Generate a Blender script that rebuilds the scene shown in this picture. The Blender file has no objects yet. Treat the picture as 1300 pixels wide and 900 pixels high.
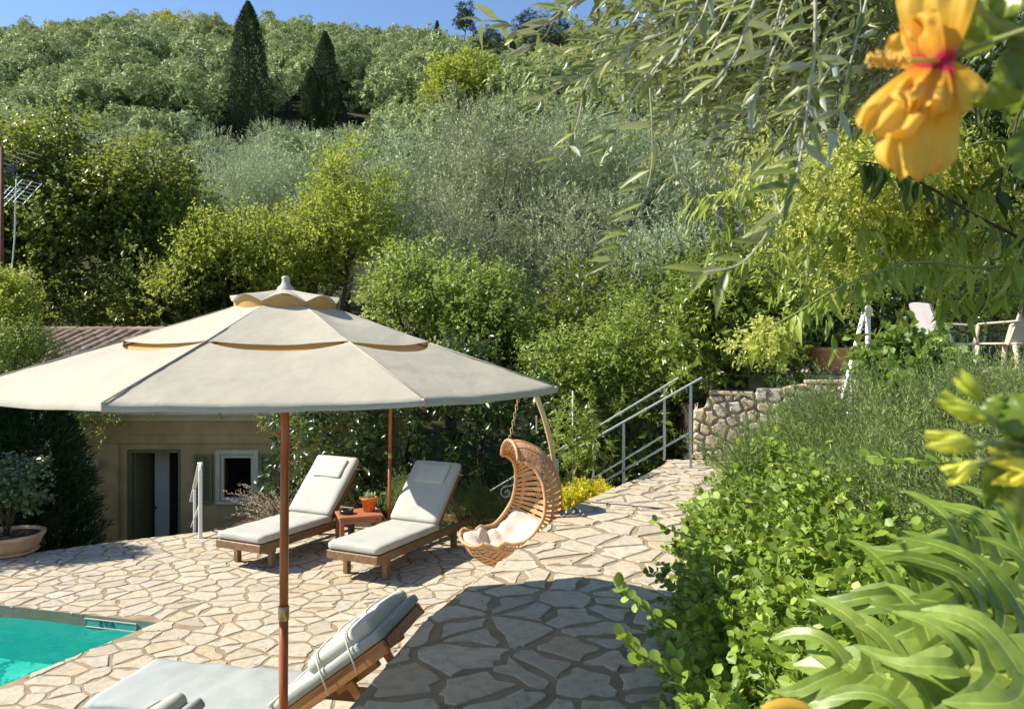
import bpy, bmesh, math, random
import numpy as np
from mathutils import Vector, Matrix, noise
R = math.radians
rng = np.random.default_rng(7)
random.seed(7)
scene = bpy.context.scene
COL = scene.collection

# ------------------------------------------------------------------ camera, world, sun, exposure
EYE = 2.45; F = 960.0; HZ = 440.0
cam_d = bpy.data.cameras.new('camera'); cam = bpy.data.objects.new('camera', cam_d); COL.objects.link(cam)
cam.location = (0, 0, EYE); cam.rotation_euler = (R(90), 0, 0)
cam_d.sensor_width = 36; cam_d.lens = 36 * F / 1300; cam_d.shift_y = -(450 - HZ) / 1300
cam_d.clip_start = 0.05; cam_d.clip_end = 2000
cam_d.dof.use_dof = True; cam_d.dof.focus_distance = 6.0; cam_d.dof.aperture_fstop = 7.5
scene.camera = cam
SUN_DIR = Vector((-0.73, 0.01, 0.68)).normalized()
elev = math.asin(SUN_DIR.z); azim = math.atan2(SUN_DIR.x, SUN_DIR.y)
world = bpy.data.worlds.new('World'); scene.world = world; world.use_nodes = True
wn = world.node_tree; wn.nodes.clear()
sky = wn.nodes.new('ShaderNodeTexSky'); sky.sky_type = 'NISHITA'; sky.sun_disc = False
sky.sun_elevation = elev; sky.sun_rotation = azim; sky.air_density = 1.0; sky.dust_density = 0.0; sky.altitude = 900; sky.ozone_density = 3.2
bg = wn.nodes.new('ShaderNodeBackground'); bg.inputs['Strength'].default_value = 0.108
wo = wn.nodes.new('ShaderNodeOutputWorld')
wn.links.new(sky.outputs[0], bg.inputs[0]); wn.links.new(bg.outputs[0], wo.inputs[0])
sd = bpy.data.lights.new('sun', 'SUN'); sd.energy = 4.6; sd.angle = R(0.53); sd.color = (1.0, 0.945, 0.84)
sun = bpy.data.objects.new('sun', sd); COL.objects.link(sun)
sun.rotation_euler = (-SUN_DIR).to_track_quat('-Z', 'Y').to_euler()
scene.view_settings.view_transform = 'Standard'; scene.view_settings.look = 'None'
scene.view_settings.exposure = 0.97; scene.view_settings.gamma = 1.0
scene.cycles.max_bounces = 7; scene.cycles.diffuse_bounces = 3; scene.cycles.glossy_bounces = 3
scene.cycles.transmission_bounces = 4; scene.cycles.transparent_max_bounces = 8
scene.cycles.use_adaptive_sampling = True; scene.cycles.adaptive_threshold = 0.02
scene.cycles.caustics_reflective = False; scene.cycles.caustics_refractive = False

def at(px, py, d): return Vector(((px - 650) / F * d, d, EYE - (py - HZ) / F * d))
def onz(px, py, z=0.0):
    d = F * (EYE - z) / (py - HZ); return Vector(((px - 650) / F * d, d, z))

# ------------------------------------------------------------------ materials
class NT:
    def __init__(s, name):
        s.m = bpy.data.materials.new(name); s.m.use_nodes = True; s.t = s.m.node_tree; s.t.nodes.clear()
        s.out = s.n('ShaderNodeOutputMaterial')
    def n(s, typ, **kw):
        x = s.t.nodes.new(typ)
        for k, v in kw.items():
            if hasattr(x, k): setattr(x, k, v)
        return x
    def l(s, a, b): s.t.links.new(a, b)
    def ramp(s, fac, stops, interp='LINEAR'):
        r = s.n('ShaderNodeValToRGB'); r.color_ramp.interpolation = interp
        e = r.color_ramp.elements
        while len(e) < len(stops): e.new(0.5)
        for el, (p, c) in zip(e, stops): el.position = p; el.color = (*c, 1) if len(c) == 3 else c
        s.l(fac, r.inputs[0]); return r.outputs[0]
    def noise(s, vec, scale, detail=4, rough=.55):
        x = s.n('ShaderNodeTexNoise'); x.inputs['Scale'].default_value = scale
        x.inputs['Detail'].default_value = detail; x.inputs['Roughness'].default_value = rough
        if vec is not None: s.l(vec, x.inputs['Vector'])
        return x.outputs['Fac']
    def mix(s, fac, a, b, blend='MIX'):
        x = s.n('ShaderNodeMix', data_type='RGBA', blend_type=blend)
        for sock, v in ((x.inputs[0], fac), (x.inputs[6], a), (x.inputs[7], b)):
            if isinstance(v, (int, float)): sock.default_value = v
            elif isinstance(v, tuple): sock.default_value = (*v, 1)
            else: s.l(v, sock)
        return x.outputs[2]
    def bump(s, h, strength=.3, dist=.01):
        b = s.n('ShaderNodeBump'); b.inputs['Strength'].default_value = strength; b.inputs['Distance'].default_value = dist
        s.l(h, b.inputs['Height']); return b.outputs[0]
    def principled(s, col, rough=.6, spec=.4, normal=None, metallic=0):
        p = s.n('ShaderNodeBsdfPrincipled')
        if isinstance(col, tuple): p.inputs['Base Color'].default_value = (*col, 1)
        else: s.l(col, p.inputs['Base Color'])
        if isinstance(rough, (int, float)): p.inputs['Roughness'].default_value = rough
        else: s.l(rough, p.inputs['Roughness'])
        p.inputs['Specular IOR Level'].default_value = spec; p.inputs['Metallic'].default_value = metallic
        if normal is not None: s.l(normal, p.inputs['Normal'])
        return p
    def done(s, sh):
        s.l(sh.outputs[0] if hasattr(sh, 'outputs') else sh, s.out.inputs[0]); return s.m

def leaf_mat(name, dark, mid, light, back=None, trans=.35, rough=.45, spec=.4, tcol=None, mott=0):
    t = NT(name)
    a = t.n('ShaderNodeAttribute', attribute_name='tone')
    oi = t.n('ShaderNodeObjectInfo')
    ad = t.n('ShaderNodeMath', operation='MULTIPLY_ADD'); t.l(oi.outputs['Random'], ad.inputs[0])
    ad.inputs[1].default_value = .22; 
    sb = t.n('ShaderNodeMath', operation='SUBTRACT'); t.l(a.outputs['Fac'], sb.inputs[0]); sb.inputs[1].default_value = .11
    t.l(sb.outputs[0], ad.inputs[2])
    c = t.ramp(ad.outputs[0], [(0, dark), (.5, mid), (1, light)])
    if mott:
        tcn = t.n('ShaderNodeTexCoord'); nz_ = t.noise(tcn.outputs['Object'], mott, 5, .65)
        c = t.mix(1.0, c, t.ramp(nz_, [(.3, (.66, .70, .60)), (.55, (1, 1, 1)), (.75, (1.15, 1.05, .8))]), 'MULTIPLY')
    front = c
    if back is not None:
        g = t.n('ShaderNodeNewGeometry'); c = t.mix(g.outputs['Backfacing'], c, back)
    p = t.principled(c, rough, spec)
    tr = t.n('ShaderNodeBsdfTranslucent')
    tc = t.mix(.5, front, tcol if tcol else tuple(min(1, v * 1.6) for v in light))
    t.l(tc, tr.inputs['Color'])
    mx = t.n('ShaderNodeMixShader'); mx.inputs[0].default_value = trans
    t.l(p.outputs[0], mx.inputs[1]); t.l(tr.outputs[0], mx.inputs[2])
    return t.done(mx)

def simple_mat(name, col, rough=.6, spec=.4, var=.15, scale=8, bump=.1, bscale=60, metallic=0, trans=0):
    t = NT(name); tc = t.n('ShaderNodeTexCoord'); v = tc.outputs['Object']
    n = t.noise(v, scale, 5)
    lo = tuple(max(0, c * (1 - var)) for c in col); hi = tuple(min(1, c * (1 + var)) for c in col)
    c = t.ramp(n, [(.3, lo), (.7, hi)])
    nb = t.noise(v, bscale, 3)
    p = t.principled(c, rough, spec, t.bump(nb, bump, .01), metallic)
    if trans:
        tr = t.n('ShaderNodeBsdfTranslucent'); t.l(c, tr.inputs['Color'])
        mx = t.n('ShaderNodeMixShader'); mx.inputs[0].default_value = trans
        t.l(p.outputs[0], mx.inputs[1]); t.l(tr.outputs[0], mx.inputs[2]); return t.done(mx)
    return t.done(p)

def stone_mat(name, ramp, bump=.5):
    t = NT(name); tc = t.n('ShaderNodeTexCoord'); oi = t.n('ShaderNodeObjectInfo'); g = t.n('ShaderNodeNewGeometry')
    rnd = t.n('ShaderNodeMath', operation='ADD'); t.l(oi.outputs['Random'], rnd.inputs[0]); t.l(g.outputs['Random Per Island'], rnd.inputs[1])
    fr = t.n('ShaderNodeMath', operation='FRACT'); t.l(rnd.outputs[0], fr.inputs[0])
    off = t.n('ShaderNodeMath', operation='MULTIPLY'); t.l(fr.outputs[0], off.inputs[0]); off.inputs[1].default_value = 37
    va = t.n('ShaderNodeVectorMath', operation='ADD'); t.l(tc.outputs['Object'], va.inputs[0]); t.l(off.outputs[0], va.inputs[1])
    v = va.outputs[0]
    c = t.ramp(fr.outputs[0], ramp)
    n1 = t.noise(v, 5, 6, .6)
    st = t.mix(t.ramp(n1, [(.55, (0, 0, 0)), (.78, (.8, .8, .8))]), c, (.54, .40, .22))
    n2 = t.noise(v, 16, 8, .7)
    c2 = t.mix(t.ramp(n2, [(.3, (.75, .75, .75)), (.55, (0, 0, 0))]), st, (.30, .25, .18))
    n3 = t.noise(v, 70, 5, .7)
    c3 = t.mix(t.ramp(n3, [(.2, (.5, .5, .5)), (.45, (0, 0, 0))]), c2, (.24, .20, .14))
    # layered cleavage ridges on the slabs
    w = t.n('ShaderNodeTexMusgrave') if False else None
    n4 = t.noise(v, 9, 10, .75)
    h = t.n('ShaderNodeMath', operation='ADD'); t.l(n4, h.inputs[0]); 
    h2 = t.n('ShaderNodeMath', operation='MULTIPLY'); t.l(n3, h2.inputs[0]); h2.inputs[1].default_value = .35; t.l(h2.outputs[0], h.inputs[1])
    p = t.principled(c3, .85, .2, t.bump(h.outputs[0], bump, .03))
    return t.done(p)

CREAM = [(0, (.43, .365, .265)), (.2, (.53, .455, .335)), (.45, (.47, .41, .305)), (.6, (.57, .50, .385)), (.74, (.49, .38, .235)), (.85, (.48, .43, .345)), (1, (.54, .46, .32))]
M = {}
M['flag'] = stone_mat('cream_flagstone', CREAM)
M['wallstone'] = stone_mat('rubble_stone', [(0, (.44, .37, .28)), (.3, (.56, .50, .41)), (.6, (.50, .42, .30)), (.8, (.60, .47, .28)), (1, (.54, .50, .44))], .9)
M['mortar'] = simple_mat('mortar', (.29, .225, .145), .95, .1, .25, 5, .6, 90)
M['plaster'] = simple_mat('ochre_plaster', (.48, .34, .16), .9, .15, .22, 2.2, .5, 30)
M['cream'] = simple_mat('cream_paint', (.62, .56, .40), .7, .3, .08, 6, .1)
M['sage'] = simple_mat('sage_paint', (.19, .19, .095), .6, .3, .12, 12, .1)
M['whitemetal'] = simple_mat('white_metal', (.72, .72, .68), .4, .5, .05, 20, .05)
M['greymetal'] = simple_mat('pale_green_metal', (.50, .54, .48), .4, .5, .08, 20, .05)
M['darkmetal'] = simple_mat('dark_metal', (.03, .03, .035), .4, .5, .1)
M['rust'] = simple_mat('rusty_mast', (.12, .05, .03), .8, .3, .3)
M['whiteplastic'] = simple_mat('white_plastic', (.60, .55, .52), .45, .4, .05, 5, .02)
M['beigeplastic'] = simple_mat('beige_plastic', (.54, .45, .33), .45, .4, .06, 5, .02)
M['terracotta'] = simple_mat('terracotta', (.52, .26, .12), .85, .2, .2, 6, .3)
M['terracotta2'] = simple_mat('bleached_terracotta', (.55, .36, .22), .85, .2, .25, 6, .3)
M['orange'] = simple_mat('orange_pot', (.62, .17, .04), .6, .3, .1)
M['black'] = simple_mat('black_glaze', (.015, .015, .018), .25, .5, .1)
M['soil'] = simple_mat('soil', (.06, .045, .03), .95, .1, .4, 6, .9, 20)
M['earth'] = simple_mat('leafy_earth', (.055, .055, .025), .95, .1, .5, .6, .9, 5)
M['interior'] = simple_mat('interior_white', (.62, .60, .52), .8, .2, .05)
M['floorin'] = simple_mat('interior_floor', (.16, .09, .05), .6, .3, .2)
M['bark'] = simple_mat('bark', (.09, .075, .055), .95, .1, .4, 6, 1, 25)
M['twig'] = simple_mat('olive_twig', (.42, .40, .28), .7, .3, .2, 20, .2)
M['greentwig'] = simple_mat('green_twig', (.22, .26, .08), .6, .3, .2, 20, .2)
M['darktwig'] = simple_mat('dark_twig', (.07, .05, .035), .8, .2, .3, 20, .3)
M['strap'] = simple_mat('strap', (.60, .57, .47), .8, .2, .08)
M['brass'] = simple_mat('brass', (.42, .33, .16), .4, .5, .15, metallic=.8)
M['finial'] = simple_mat('grey_finial', (.40, .38, .30), .6, .4, .1)
M['bluegrey'] = simple_mat('sign_plate', (.06, .30, .26), .5, .3, .1)
M['letters'] = simple_mat('sign_letters', (.008, .03, .035), .5, .3, .1)
M['rope'] = simple_mat('rope', (.50, .36, .18), .8, .2, .2)

def fabric(name, col, trans=0, wr=.35, var=.07):
    t = NT(name); tc = t.n('ShaderNodeTexCoord'); v = tc.outputs['Object']
    n = t.noise(v, 2.2, 5, .6); lo = tuple(c * (1 - var) for c in col); hi = tuple(min(1, c * (1 + var)) for c in col)
    c = t.ramp(n, [(.3, lo), (.7, hi)])
    n1 = t.noise(v, 6, 3, .5); nw = t.noise(v, 420, 2)
    h = t.n('ShaderNodeMath', operation='MULTIPLY_ADD'); t.l(nw, h.inputs[0]); h.inputs[1].default_value = .04; t.l(n1, h.inputs[2])
    p = t.principled(c, .9, .15, t.bump(h.outputs[0], wr, .02))
    if trans:
        tr = t.n('ShaderNodeBsdfTranslucent'); t.l(c, tr.inputs['Color'])
        mx = t.n('ShaderNodeMixShader'); mx.inputs[0].default_value = trans
        t.l(p.outputs[0], mx.inputs[1]); t.l(tr.outputs[0], mx.inputs[2]); return t.done(mx)
    return t.done(p)
M['canopy'] = fabric('ecru_canopy', (.48, .44, .345), .14, .55)
M['liner'] = fabric('tan_vent_cloth', (.68, .42, .17), .35, .2)
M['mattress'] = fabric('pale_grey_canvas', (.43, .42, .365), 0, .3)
M['mattressnear'] = fabric('grey_canvas', (.34, .36, .335), 0, .5)  # mattress canvas darkened, so the near loungers' shade sits in its colour
M['pillow'] = fabric('sage_pillow', (.46, .47, .40), 0, .4)
M['cushion'] = fabric('cream_cushion', (.58, .51, .42), .05, .9)

def wood(name, a, b, rough=.5, spec=.4, sc=(2, 30, 30)):
    t = NT(name); tc = t.n('ShaderNodeTexCoord'); mp = t.n('ShaderNodeMapping'); t.l(tc.outputs['Object'], mp.inputs[0]); mp.inputs['Scale'].default_value = sc
    oi = t.n('ShaderNodeObjectInfo'); va = t.n('ShaderNodeVectorMath', operation='ADD'); t.l(mp.outputs[0], va.inputs[0])
    ml = t.n('ShaderNodeMath', operation='MULTIPLY'); t.l(oi.outputs['Random'], ml.inputs[0]); ml.inputs[1].default_value = 50; t.l(ml.outputs[0], va.inputs[1])
    n = t.noise(va.outputs[0], 1.0, 6, .65); c = t.ramp(n, [(.3, a), (.5, tuple((x + y) / 2 for x, y in zip(a, b))), (.72, b)])
    return t.done(t.principled(c, rough, spec, t.bump(n, .25, .004)))
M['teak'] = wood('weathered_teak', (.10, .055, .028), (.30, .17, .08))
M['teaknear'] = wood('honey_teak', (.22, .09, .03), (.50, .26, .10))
M['pole'] = wood('varnished_pole', (.22, .055, .015), (.38, .12, .035), .3, .5, (30, 30, 2))
M['redwood'] = wood('red_stained_wood', (.28, .09, .04), (.45, .17, .09))
M['rattan'] = wood('rattan', (.42, .21, .09), (.62, .37, .18), .55, .4, (12, 12, 12))
M['standpole'] = simple_mat('straw_coloured_tube', (.62, .48, .26), .5, .4, .1)
t = NT('roof_tile'); oi = t.n('ShaderNodeObjectInfo'); g = t.n('ShaderNodeNewGeometry'); tc = t.n('ShaderNodeTexCoord')
rn = t.n('ShaderNodeMath', operation='ADD'); t.l(oi.outputs['Random'], rn.inputs[0]); t.l(g.outputs['Random Per Island'], rn.inputs[1])
fr = t.n('ShaderNodeMath', operation='FRACT'); t.l(rn.outputs[0], fr.inputs[0])
c = t.ramp(fr.outputs[0], [(0, (.15, .085, .05)), (.35, (.27, .18, .12)), (.7, (.20, .125, .075)), (1, (.33, .265, .20))])
c = t.mix(t.ramp(t.noise(tc.outputs['Object'], 9, 6, .7), [(.35, (.7, .7, .7)), (.6, (0, 0, 0))]), c, (.20, .17, .13))
M['tile'] = t.done(t.principled(c, .9, .2))
# pool
t = NT('pool_plaster'); tc = t.n('ShaderNodeTexCoord')
vor = t.n('ShaderNodeTexVoronoi', feature='SMOOTH_F1'); vor.inputs['Scale'].default_value = 3.2
nz = t.n('ShaderNodeTexNoise'); nz.inputs['Scale'].default_value = 2.5; t.l(tc.outputs['Object'], nz.inputs['Vector'])
c = t.ramp(t.noise(tc.outputs['Object'], 1.5, 3), [(.3, (.38, .74, .62)), (.7, (.48, .80, .70))])
M['poolwall'] = t.done(t.principled(c, .7, .3))
t = NT('pool_water'); tc = t.n('ShaderNodeTexCoord'); n = t.noise(tc.outputs['Object'], 3.5, 3, .5)
nb = t.bump(n, .5, .06)
fz = t.n('ShaderNodeFresnel'); fz.inputs['IOR'].default_value = 1.33; t.l(nb, fz.inputs['Normal'])
gl = t.n('ShaderNodeBsdfGlossy'); gl.inputs['Roughness'].default_value = .02; t.l(nb, gl.inputs['Normal'])
tr = t.n('ShaderNodeBsdfTransparent'); tr.inputs['Color'].default_value = (.42, .93, .86, 1)
df = t.n('ShaderNodeBsdfDiffuse'); df.inputs['Color'].default_value = (.015, .52, .42, 1); m0 = t.n('ShaderNodeMixShader'); m0.inputs[0].default_value = .38
t.l(tr.outputs[0], m0.inputs[1]); t.l(df.outputs[0], m0.inputs[2])
mx = t.n('ShaderNodeMixShader'); t.l(fz.outputs[0], mx.inputs[0]); t.l(m0.outputs[0], mx.inputs[1]); t.l(gl.outputs[0], mx.inputs[2])
M['water'] = t.done(mx)
t = NT('window_glass'); gl = t.n('ShaderNodeBsdfGlossy'); gl.inputs['Roughness'].default_value = .03
tr = t.n('ShaderNodeBsdfTransparent'); tr.inputs['Color'].default_value = (.8, .85, .85, 1); fz = t.n('ShaderNodeFresnel'); fz.inputs['IOR'].default_value = 1.45
mx = t.n('ShaderNodeMixShader'); t.l(fz.outputs[0], mx.inputs[0]); t.l(tr.outputs[0], mx.inputs[1]); t.l(gl.outputs[0], mx.inputs[2]); M['glass'] = t.done(mx)

# foliage colours
M['L_hill'] = leaf_mat('hill_olive_leaf', (.14, .19, .06), (.30, .36, .135), (.47, .52, .24), (.36, .41, .21), .14, .6, .25)
M['L_olive'] = leaf_mat('silver_olive_leaf', (.15, .20, .07), (.32, .39, .17), (.54, .59, .36), (.45, .51, .34), .14, .5, .35)
M['L_olivebrown'] = leaf_mat('fruiting_olive_leaf', (.16, .19, .07), (.33, .37, .16), (.54, .57, .33), (.36, .37, .25), .12, .5, .35)
M['L_cypress'] = leaf_mat('cypress_leaf', (.020, .035, .012), (.038, .062, .020), (.085, .115, .03), None, .1, .7, .2)
M['L_pine'] = leaf_mat('pine_leaf', (.018, .035, .015), (.04, .062, .022), (.08, .10, .035), None, .1, .7, .2)
M['L_fig'] = leaf_mat('dark_broad_leaf', (.035, .06, .012), (.10, .14, .022), (.34, .37, .055), None, .35, .4, .45)
M['L_lime'] = leaf_mat('lime_leaf', (.10, .14, .016), (.24, .30, .036), (.45, .48, .08), None, .45, .5, .35)
M['L_green'] = leaf_mat('mid_green_leaf', (.06, .11, .016), (.18, .25, .04), (.44, .50, .10), None, .35, .45, .45)
M['L_yellow'] = leaf_mat('yellowing_leaf', (.14, .15, .02), (.26, .26, .04), (.40, .37, .06), None, .4, .5, .3)
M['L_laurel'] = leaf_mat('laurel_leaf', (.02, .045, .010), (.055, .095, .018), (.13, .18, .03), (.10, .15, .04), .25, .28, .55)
M['L_laurelnew'] = leaf_mat('laurel_new_leaf', (.04, .08, .012), (.12, .18, .025), (.30, .36, .05), (.16, .2, .05), .35, .32, .5)  # brighter copy of the laurel leaf, sunlight put into its colour
M['L_thuja'] = leaf_mat('thuja_leaf', (.014, .035, .010), (.028, .065, .015), (.06, .11, .025), None, .15, .6, .3)
M['L_rose'] = leaf_mat('feathery_leaf', (.06, .10, .03), (.17, .23, .06), (.36, .42, .13), None, .25, .5, .35)
M['L_carissa'] = leaf_mat('round_glossy_leaf', (.07, .13, .012), (.19, .29, .028), (.42, .51, .08), (.20, .28, .06), .26, .48, .4, mott=30)
M['L_philo'] = leaf_mat('lobed_leaf', (.09, .145, .018), (.155, .23, .03), (.38, .45, .11), (.16, .22, .04), .28, .38, .4, mott=38)
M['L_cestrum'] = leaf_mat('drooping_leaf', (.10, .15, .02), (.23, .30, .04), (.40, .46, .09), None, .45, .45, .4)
M['L_cestrumdark'] = leaf_mat('shaded_drooping_leaf', (.03, .055, .012), (.06, .10, .018), (.13, .18, .03), None, .3, .4, .4)  # dark copy of the drooping leaf, interior shade put into its colour
M['L_blossom'] = leaf_mat('green_yellow_blossom', (.36, .40, .06), (.55, .58, .12), (.74, .76, .24), None, .4, .6, .2)
M['L_near'] = leaf_mat('near_olive_leaf', (.10, .13, .022), (.19, .22, .045), (.32, .345, .10), (.42, .44, .33), .22, .4, .45)
M['L_hib'] = leaf_mat('hibiscus_leaf', (.05, .11, .012), (.12, .19, .02), (.26, .31, .03), None, .4, .3, .5, mott=60)
M['L_bud'] = leaf_mat('hibiscus_bud', (.38, .46, .04), (.52, .58, .07), (.66, .66, .10), None, .3, .5, .3)
M['L_yflower'] = leaf_mat('yellow_flower', (.35, .35, .02), (.62, .55, .04), (.8, .72, .08), None, .3, .6, .2)
M['L_dry'] = leaf_mat('dry_plant', (.22, .17, .10), (.42, .34, .22), (.62, .54, .38), None, .3, .7, .2)
M['L_white'] = leaf_mat('glossy_pot_leaf', (.04, .07, .02), (.10, .15, .05), (.26, .30, .17), None, .2, .22, .6)
M['dryleaf'] = simple_mat('dry_sheath', (.34, .12, .06), .8, .2, .3)
# hibiscus petal
t = NT('hibiscus_petal'); at_ = t.n('ShaderNodeAttribute', attribute_name='tone'); tc = t.n('ShaderNodeTexCoord')
c = t.ramp(at_.outputs['Fac'], [(0, (.62, .04, .12)), (.12, (.66, .03, .07)), (.22, (.80, .30, .06)), (.32, (.84, .38, .03)), (.6, (.86, .46, .04)), (1, (.86, .55, .09))])
wv = t.n('ShaderNodeTexNoise'); wv.inputs['Scale'].default_value = 25; t.l(tc.outputs['Object'], wv.inputs['Vector'])
p = t.principled(c, .6, .2, t.bump(wv.outputs['Fac'], .4, .004)); tr = t.n('ShaderNodeBsdfTranslucent'); t.l(c, tr.inputs['Color'])
mx = t.n('ShaderNodeMixShader'); mx.inputs[0].default_value = .5; t.l(p.outputs[0], mx.inputs[1]); t.l(tr.outputs[0], mx.inputs[2]); M['petal'] = t.done(mx)
M['pistil'] = simple_mat('pistil', (.85, .50, .10), .7, .2, .15, 60, .5)

# ------------------------------------------------------------------ object helpers
def thing(name, label, cat, loc=(0, 0, 0), rotz=0, group=None):
    o = bpy.data.objects.new(name, None); COL.objects.link(o); o.empty_display_size = .2
    o.location = loc; o.rotation_euler = (0, 0, rotz); o['label'] = label; o['category'] = cat
    if group: o['group'] = group
    return o
def link(name, mesh, parent=None, loc=None, rot=None, label=None):
    o = bpy.data.objects.new(name, mesh); COL.objects.link(o)
    if parent is not None: o.parent = parent
    if loc is not None: o.location = loc
    if rot is not None: o.rotation_euler = rot
    if label: o['label'] = label
    return o
def tag(o, label, cat, group=None):
    o['label'] = label; o['category'] = cat
    if group: o['group'] = group
    return o
def structure(o, label=None):
    o['kind'] = 'structure'
    if label: o['label'] = label
    return o
def copy_tree(o, parent=None):
    c = o.copy(); COL.objects.link(c)
    if parent is not None: c.parent = parent
    for ch in o.children: copy_tree(ch, c)
    return c

def npmesh(name, V, Fc, mat=None, tone=None, smooth=False):
    """V (n,3), Fc (m,k) faces of equal size"""
    me = bpy.data.meshes.new(name); V = np.asarray(V, dtype=np.float32); Fc = np.asarray(Fc, dtype=np.int32)
    m, k = Fc.shape
    me.vertices.add(len(V)); me.vertices.foreach_set('co', V.ravel())
    me.loops.add(m * k); me.loops.foreach_set('vertex_index', Fc.ravel())
    me.polygons.add(m); me.polygons.foreach_set('loop_start', np.arange(0, m * k, k, dtype=np.int32))
    if smooth: me.polygons.foreach_set('use_smooth', np.ones(m, dtype=bool))
    if tone is not None:
        a = me.attributes.new('tone', 'FLOAT', 'FACE'); a.data.foreach_set('value', np.clip(np.asarray(tone, dtype=np.float32), 0, 1))
    me.update(calc_edges=True)
    if mat: me.materials.append(mat)
    return me

class MB:
    """mixed mesh collector"""
    def __init__(s): s.v = []; s.f = []; s.sm = []
    def add(s, vs, fs, smooth=False):
        b = len(s.v); s.v += [tuple(v) for v in vs]; s.f += [tuple(i + b for i in f) for f in fs]; s.sm += [smooth] * len(fs)
    def box(s, c, size, rot=None, bev=0):
        hx, hy, hz = size[0] / 2, size[1] / 2, size[2] / 2
        if bev and min(hx, hy, hz) > bev * 1.2:
            pts = []
            for sx in (-1, 1):
                for sy in (-1, 1):
                    for sz in (-1, 1):
                        pts.append((sx * (hx - bev), sy * (hy - bev), sz * hz)); pts.append((sx * (hx - bev), sy * hy, sz * (hz - bev))); pts.append((sx * hx, sy * (hy - bev), sz * (hz - bev)))
            bm = bmesh.new(); vv = [bm.verts.new(p) for p in pts]; bmesh.ops.convex_hull(bm, input=vv)
            bm.verts.index_update(); vs = [v.co.copy() for v in bm.verts]; fs = [[v.index for v in f.verts] for f in bm.faces]; bm.free()
        else:
            vs = [Vector((x * hx, y * hy, z * hz)) for x in (-1, 1) for y in (-1, 1) for z in (-1, 1)]
            fs = [(0, 1, 3, 2), (4, 6, 7, 5), (0, 4, 5, 1), (2, 3, 7, 6), (0, 2, 6, 4), (1, 5, 7, 3)]
        mt = rot if rot is not None else Matrix.Identity(3)
        s.add([mt @ Vector(v) + Vector(c) for v in vs], fs)
    def beam(s, a, b, w, h, bev=0):
        a = Vector(a); b = Vector(b); d = b - a; L = d.length; x = d.normalized()
        up = Vector((0, 0, 1)) if abs(x.z) < .95 else Vector((0, 1, 0)); y = up.cross(x).normalized(); z = x.cross(y)
        s.box((a + b) / 2, (L, w, h), Matrix((x, y, z)).transposed(), bev)
    def tube(s, pts, rad, n=8, cap=True):
        pts = [Vector(p) for p in pts]; m = len(pts)
        if not hasattr(rad, '__len__'): rad = [rad] * m
        prev = None; vs = []
        for i, p in enumerate(pts):
            d = (pts[min(i + 1, m - 1)] - pts[max(i - 1, 0)]).normalized()
            if prev is None: a = Vector((0, 0, 1)) if abs(d.z) < .9 else Vector((1, 0, 0)); u = d.cross(a).normalized()
            else: u = (prev - d * prev.dot(d)).normalized()
            prev = u; w = d.cross(u)
            for k in range(n):
                t = 2 * math.pi * k / n; vs.append(p + (u * math.cos(t) + w * math.sin(t)) * rad[i])
        fs = [(i * n + k, i * n + (k + 1) % n, (i + 1) * n + (k + 1) % n, (i + 1) * n + k) for i in range(m - 1) for k in range(n)]
        if cap: fs += [tuple(range(n - 1, -1, -1)), tuple((m - 1) * n + k for k in range(n))]
        s.add(vs, fs, True)
    def lathe(s, prof, n=24, c=(0, 0, 0)):
        vs = [(c[0] + r * math.cos(2 * math.pi * k / n), c[1] + r * math.sin(2 * math.pi * k / n), c[2] + z) for r, z in prof for k in range(n)]
        fs = [(i * n + k, i * n + (k + 1) % n, (i + 1) * n + (k + 1) % n, (i + 1) * n + k) for i in range(len(prof) - 1) for k in range(n)]
        s.add(vs, fs, True)
    def mesh(s, name, mat=None):
        me = bpy.data.meshes.new(name); me.from_pydata([tuple(v) for v in s.v], [], s.f)
        me.polygons.foreach_set('use_smooth', s.sm)
        me.update()
        if mat: me.materials.append(mat)
        return me
def one(name, mat, fn, parent=None, **kw):
    b = MB(); fn(b); return link(name, b.mesh(name, mat), parent, **kw)

def smoothstep(a, b, x):
    t = np.clip((x - a) / (b - a), 0, 1); return t * t * (3 - 2 * t)

# ------------------------------------------------------------------ foliage generators (numpy)
def unit(a): return a / np.maximum(np.linalg.norm(a, axis=-1, keepdims=True), 1e-9)
TPL = {  # u (length), v (width), w (lift), faces
    'fold': (np.array([[0, 0, 0], [.45, -.5, .10], [1, 0, -.02], [.45, .5, .10]]), [(0, 1, 2), (0, 2, 3)]),
    'flat': (np.array([[0, 0, 0], [.45, -.5, 0], [1, 0, 0], [.45, .5, 0]]), [(0, 1, 2, 3)]),
    'oval': (np.array([[0, 0, 0], [.28, -.42, .07], [.68, -.45, .06], [1, 0, -.05], [.68, .45, .06], [.28, .42, .07], [.5, 0, 0]]),
             [(0, 1, 6), (1, 2, 6), (2, 3, 6), (3, 4, 6), (4, 5, 6), (5, 0, 6)]),
    'round': (np.array([[0, 0, 0], [.07, -.22, .03], [.28, -.44, .06], [.55, -.50, .06], [.82, -.36, .05], [.97, -.14, .0], [.97, .14, .0], [.82, .36, .05], [.55, .50, .06], [.28, .44, .06], [.07, .22, .03], [.5, 0, 0]]),
              [(i, (i + 1) % 11, 11) for i in range(11)]),
    'lance': (np.array([[0, 0, 0], [.3, -.5, .05], [.3, .5, .05], [.3, 0, 0], [.65, -.36, .0], [.65, .36, .0], [.65, 0, -.05], [1, 0, -.16]]),
              [(0, 1, 3), (0, 3, 2), (1, 4, 3), (3, 4, 6), (3, 6, 5), (3, 5, 2), (4, 7, 6), (6, 7, 5)]),
}
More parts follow.
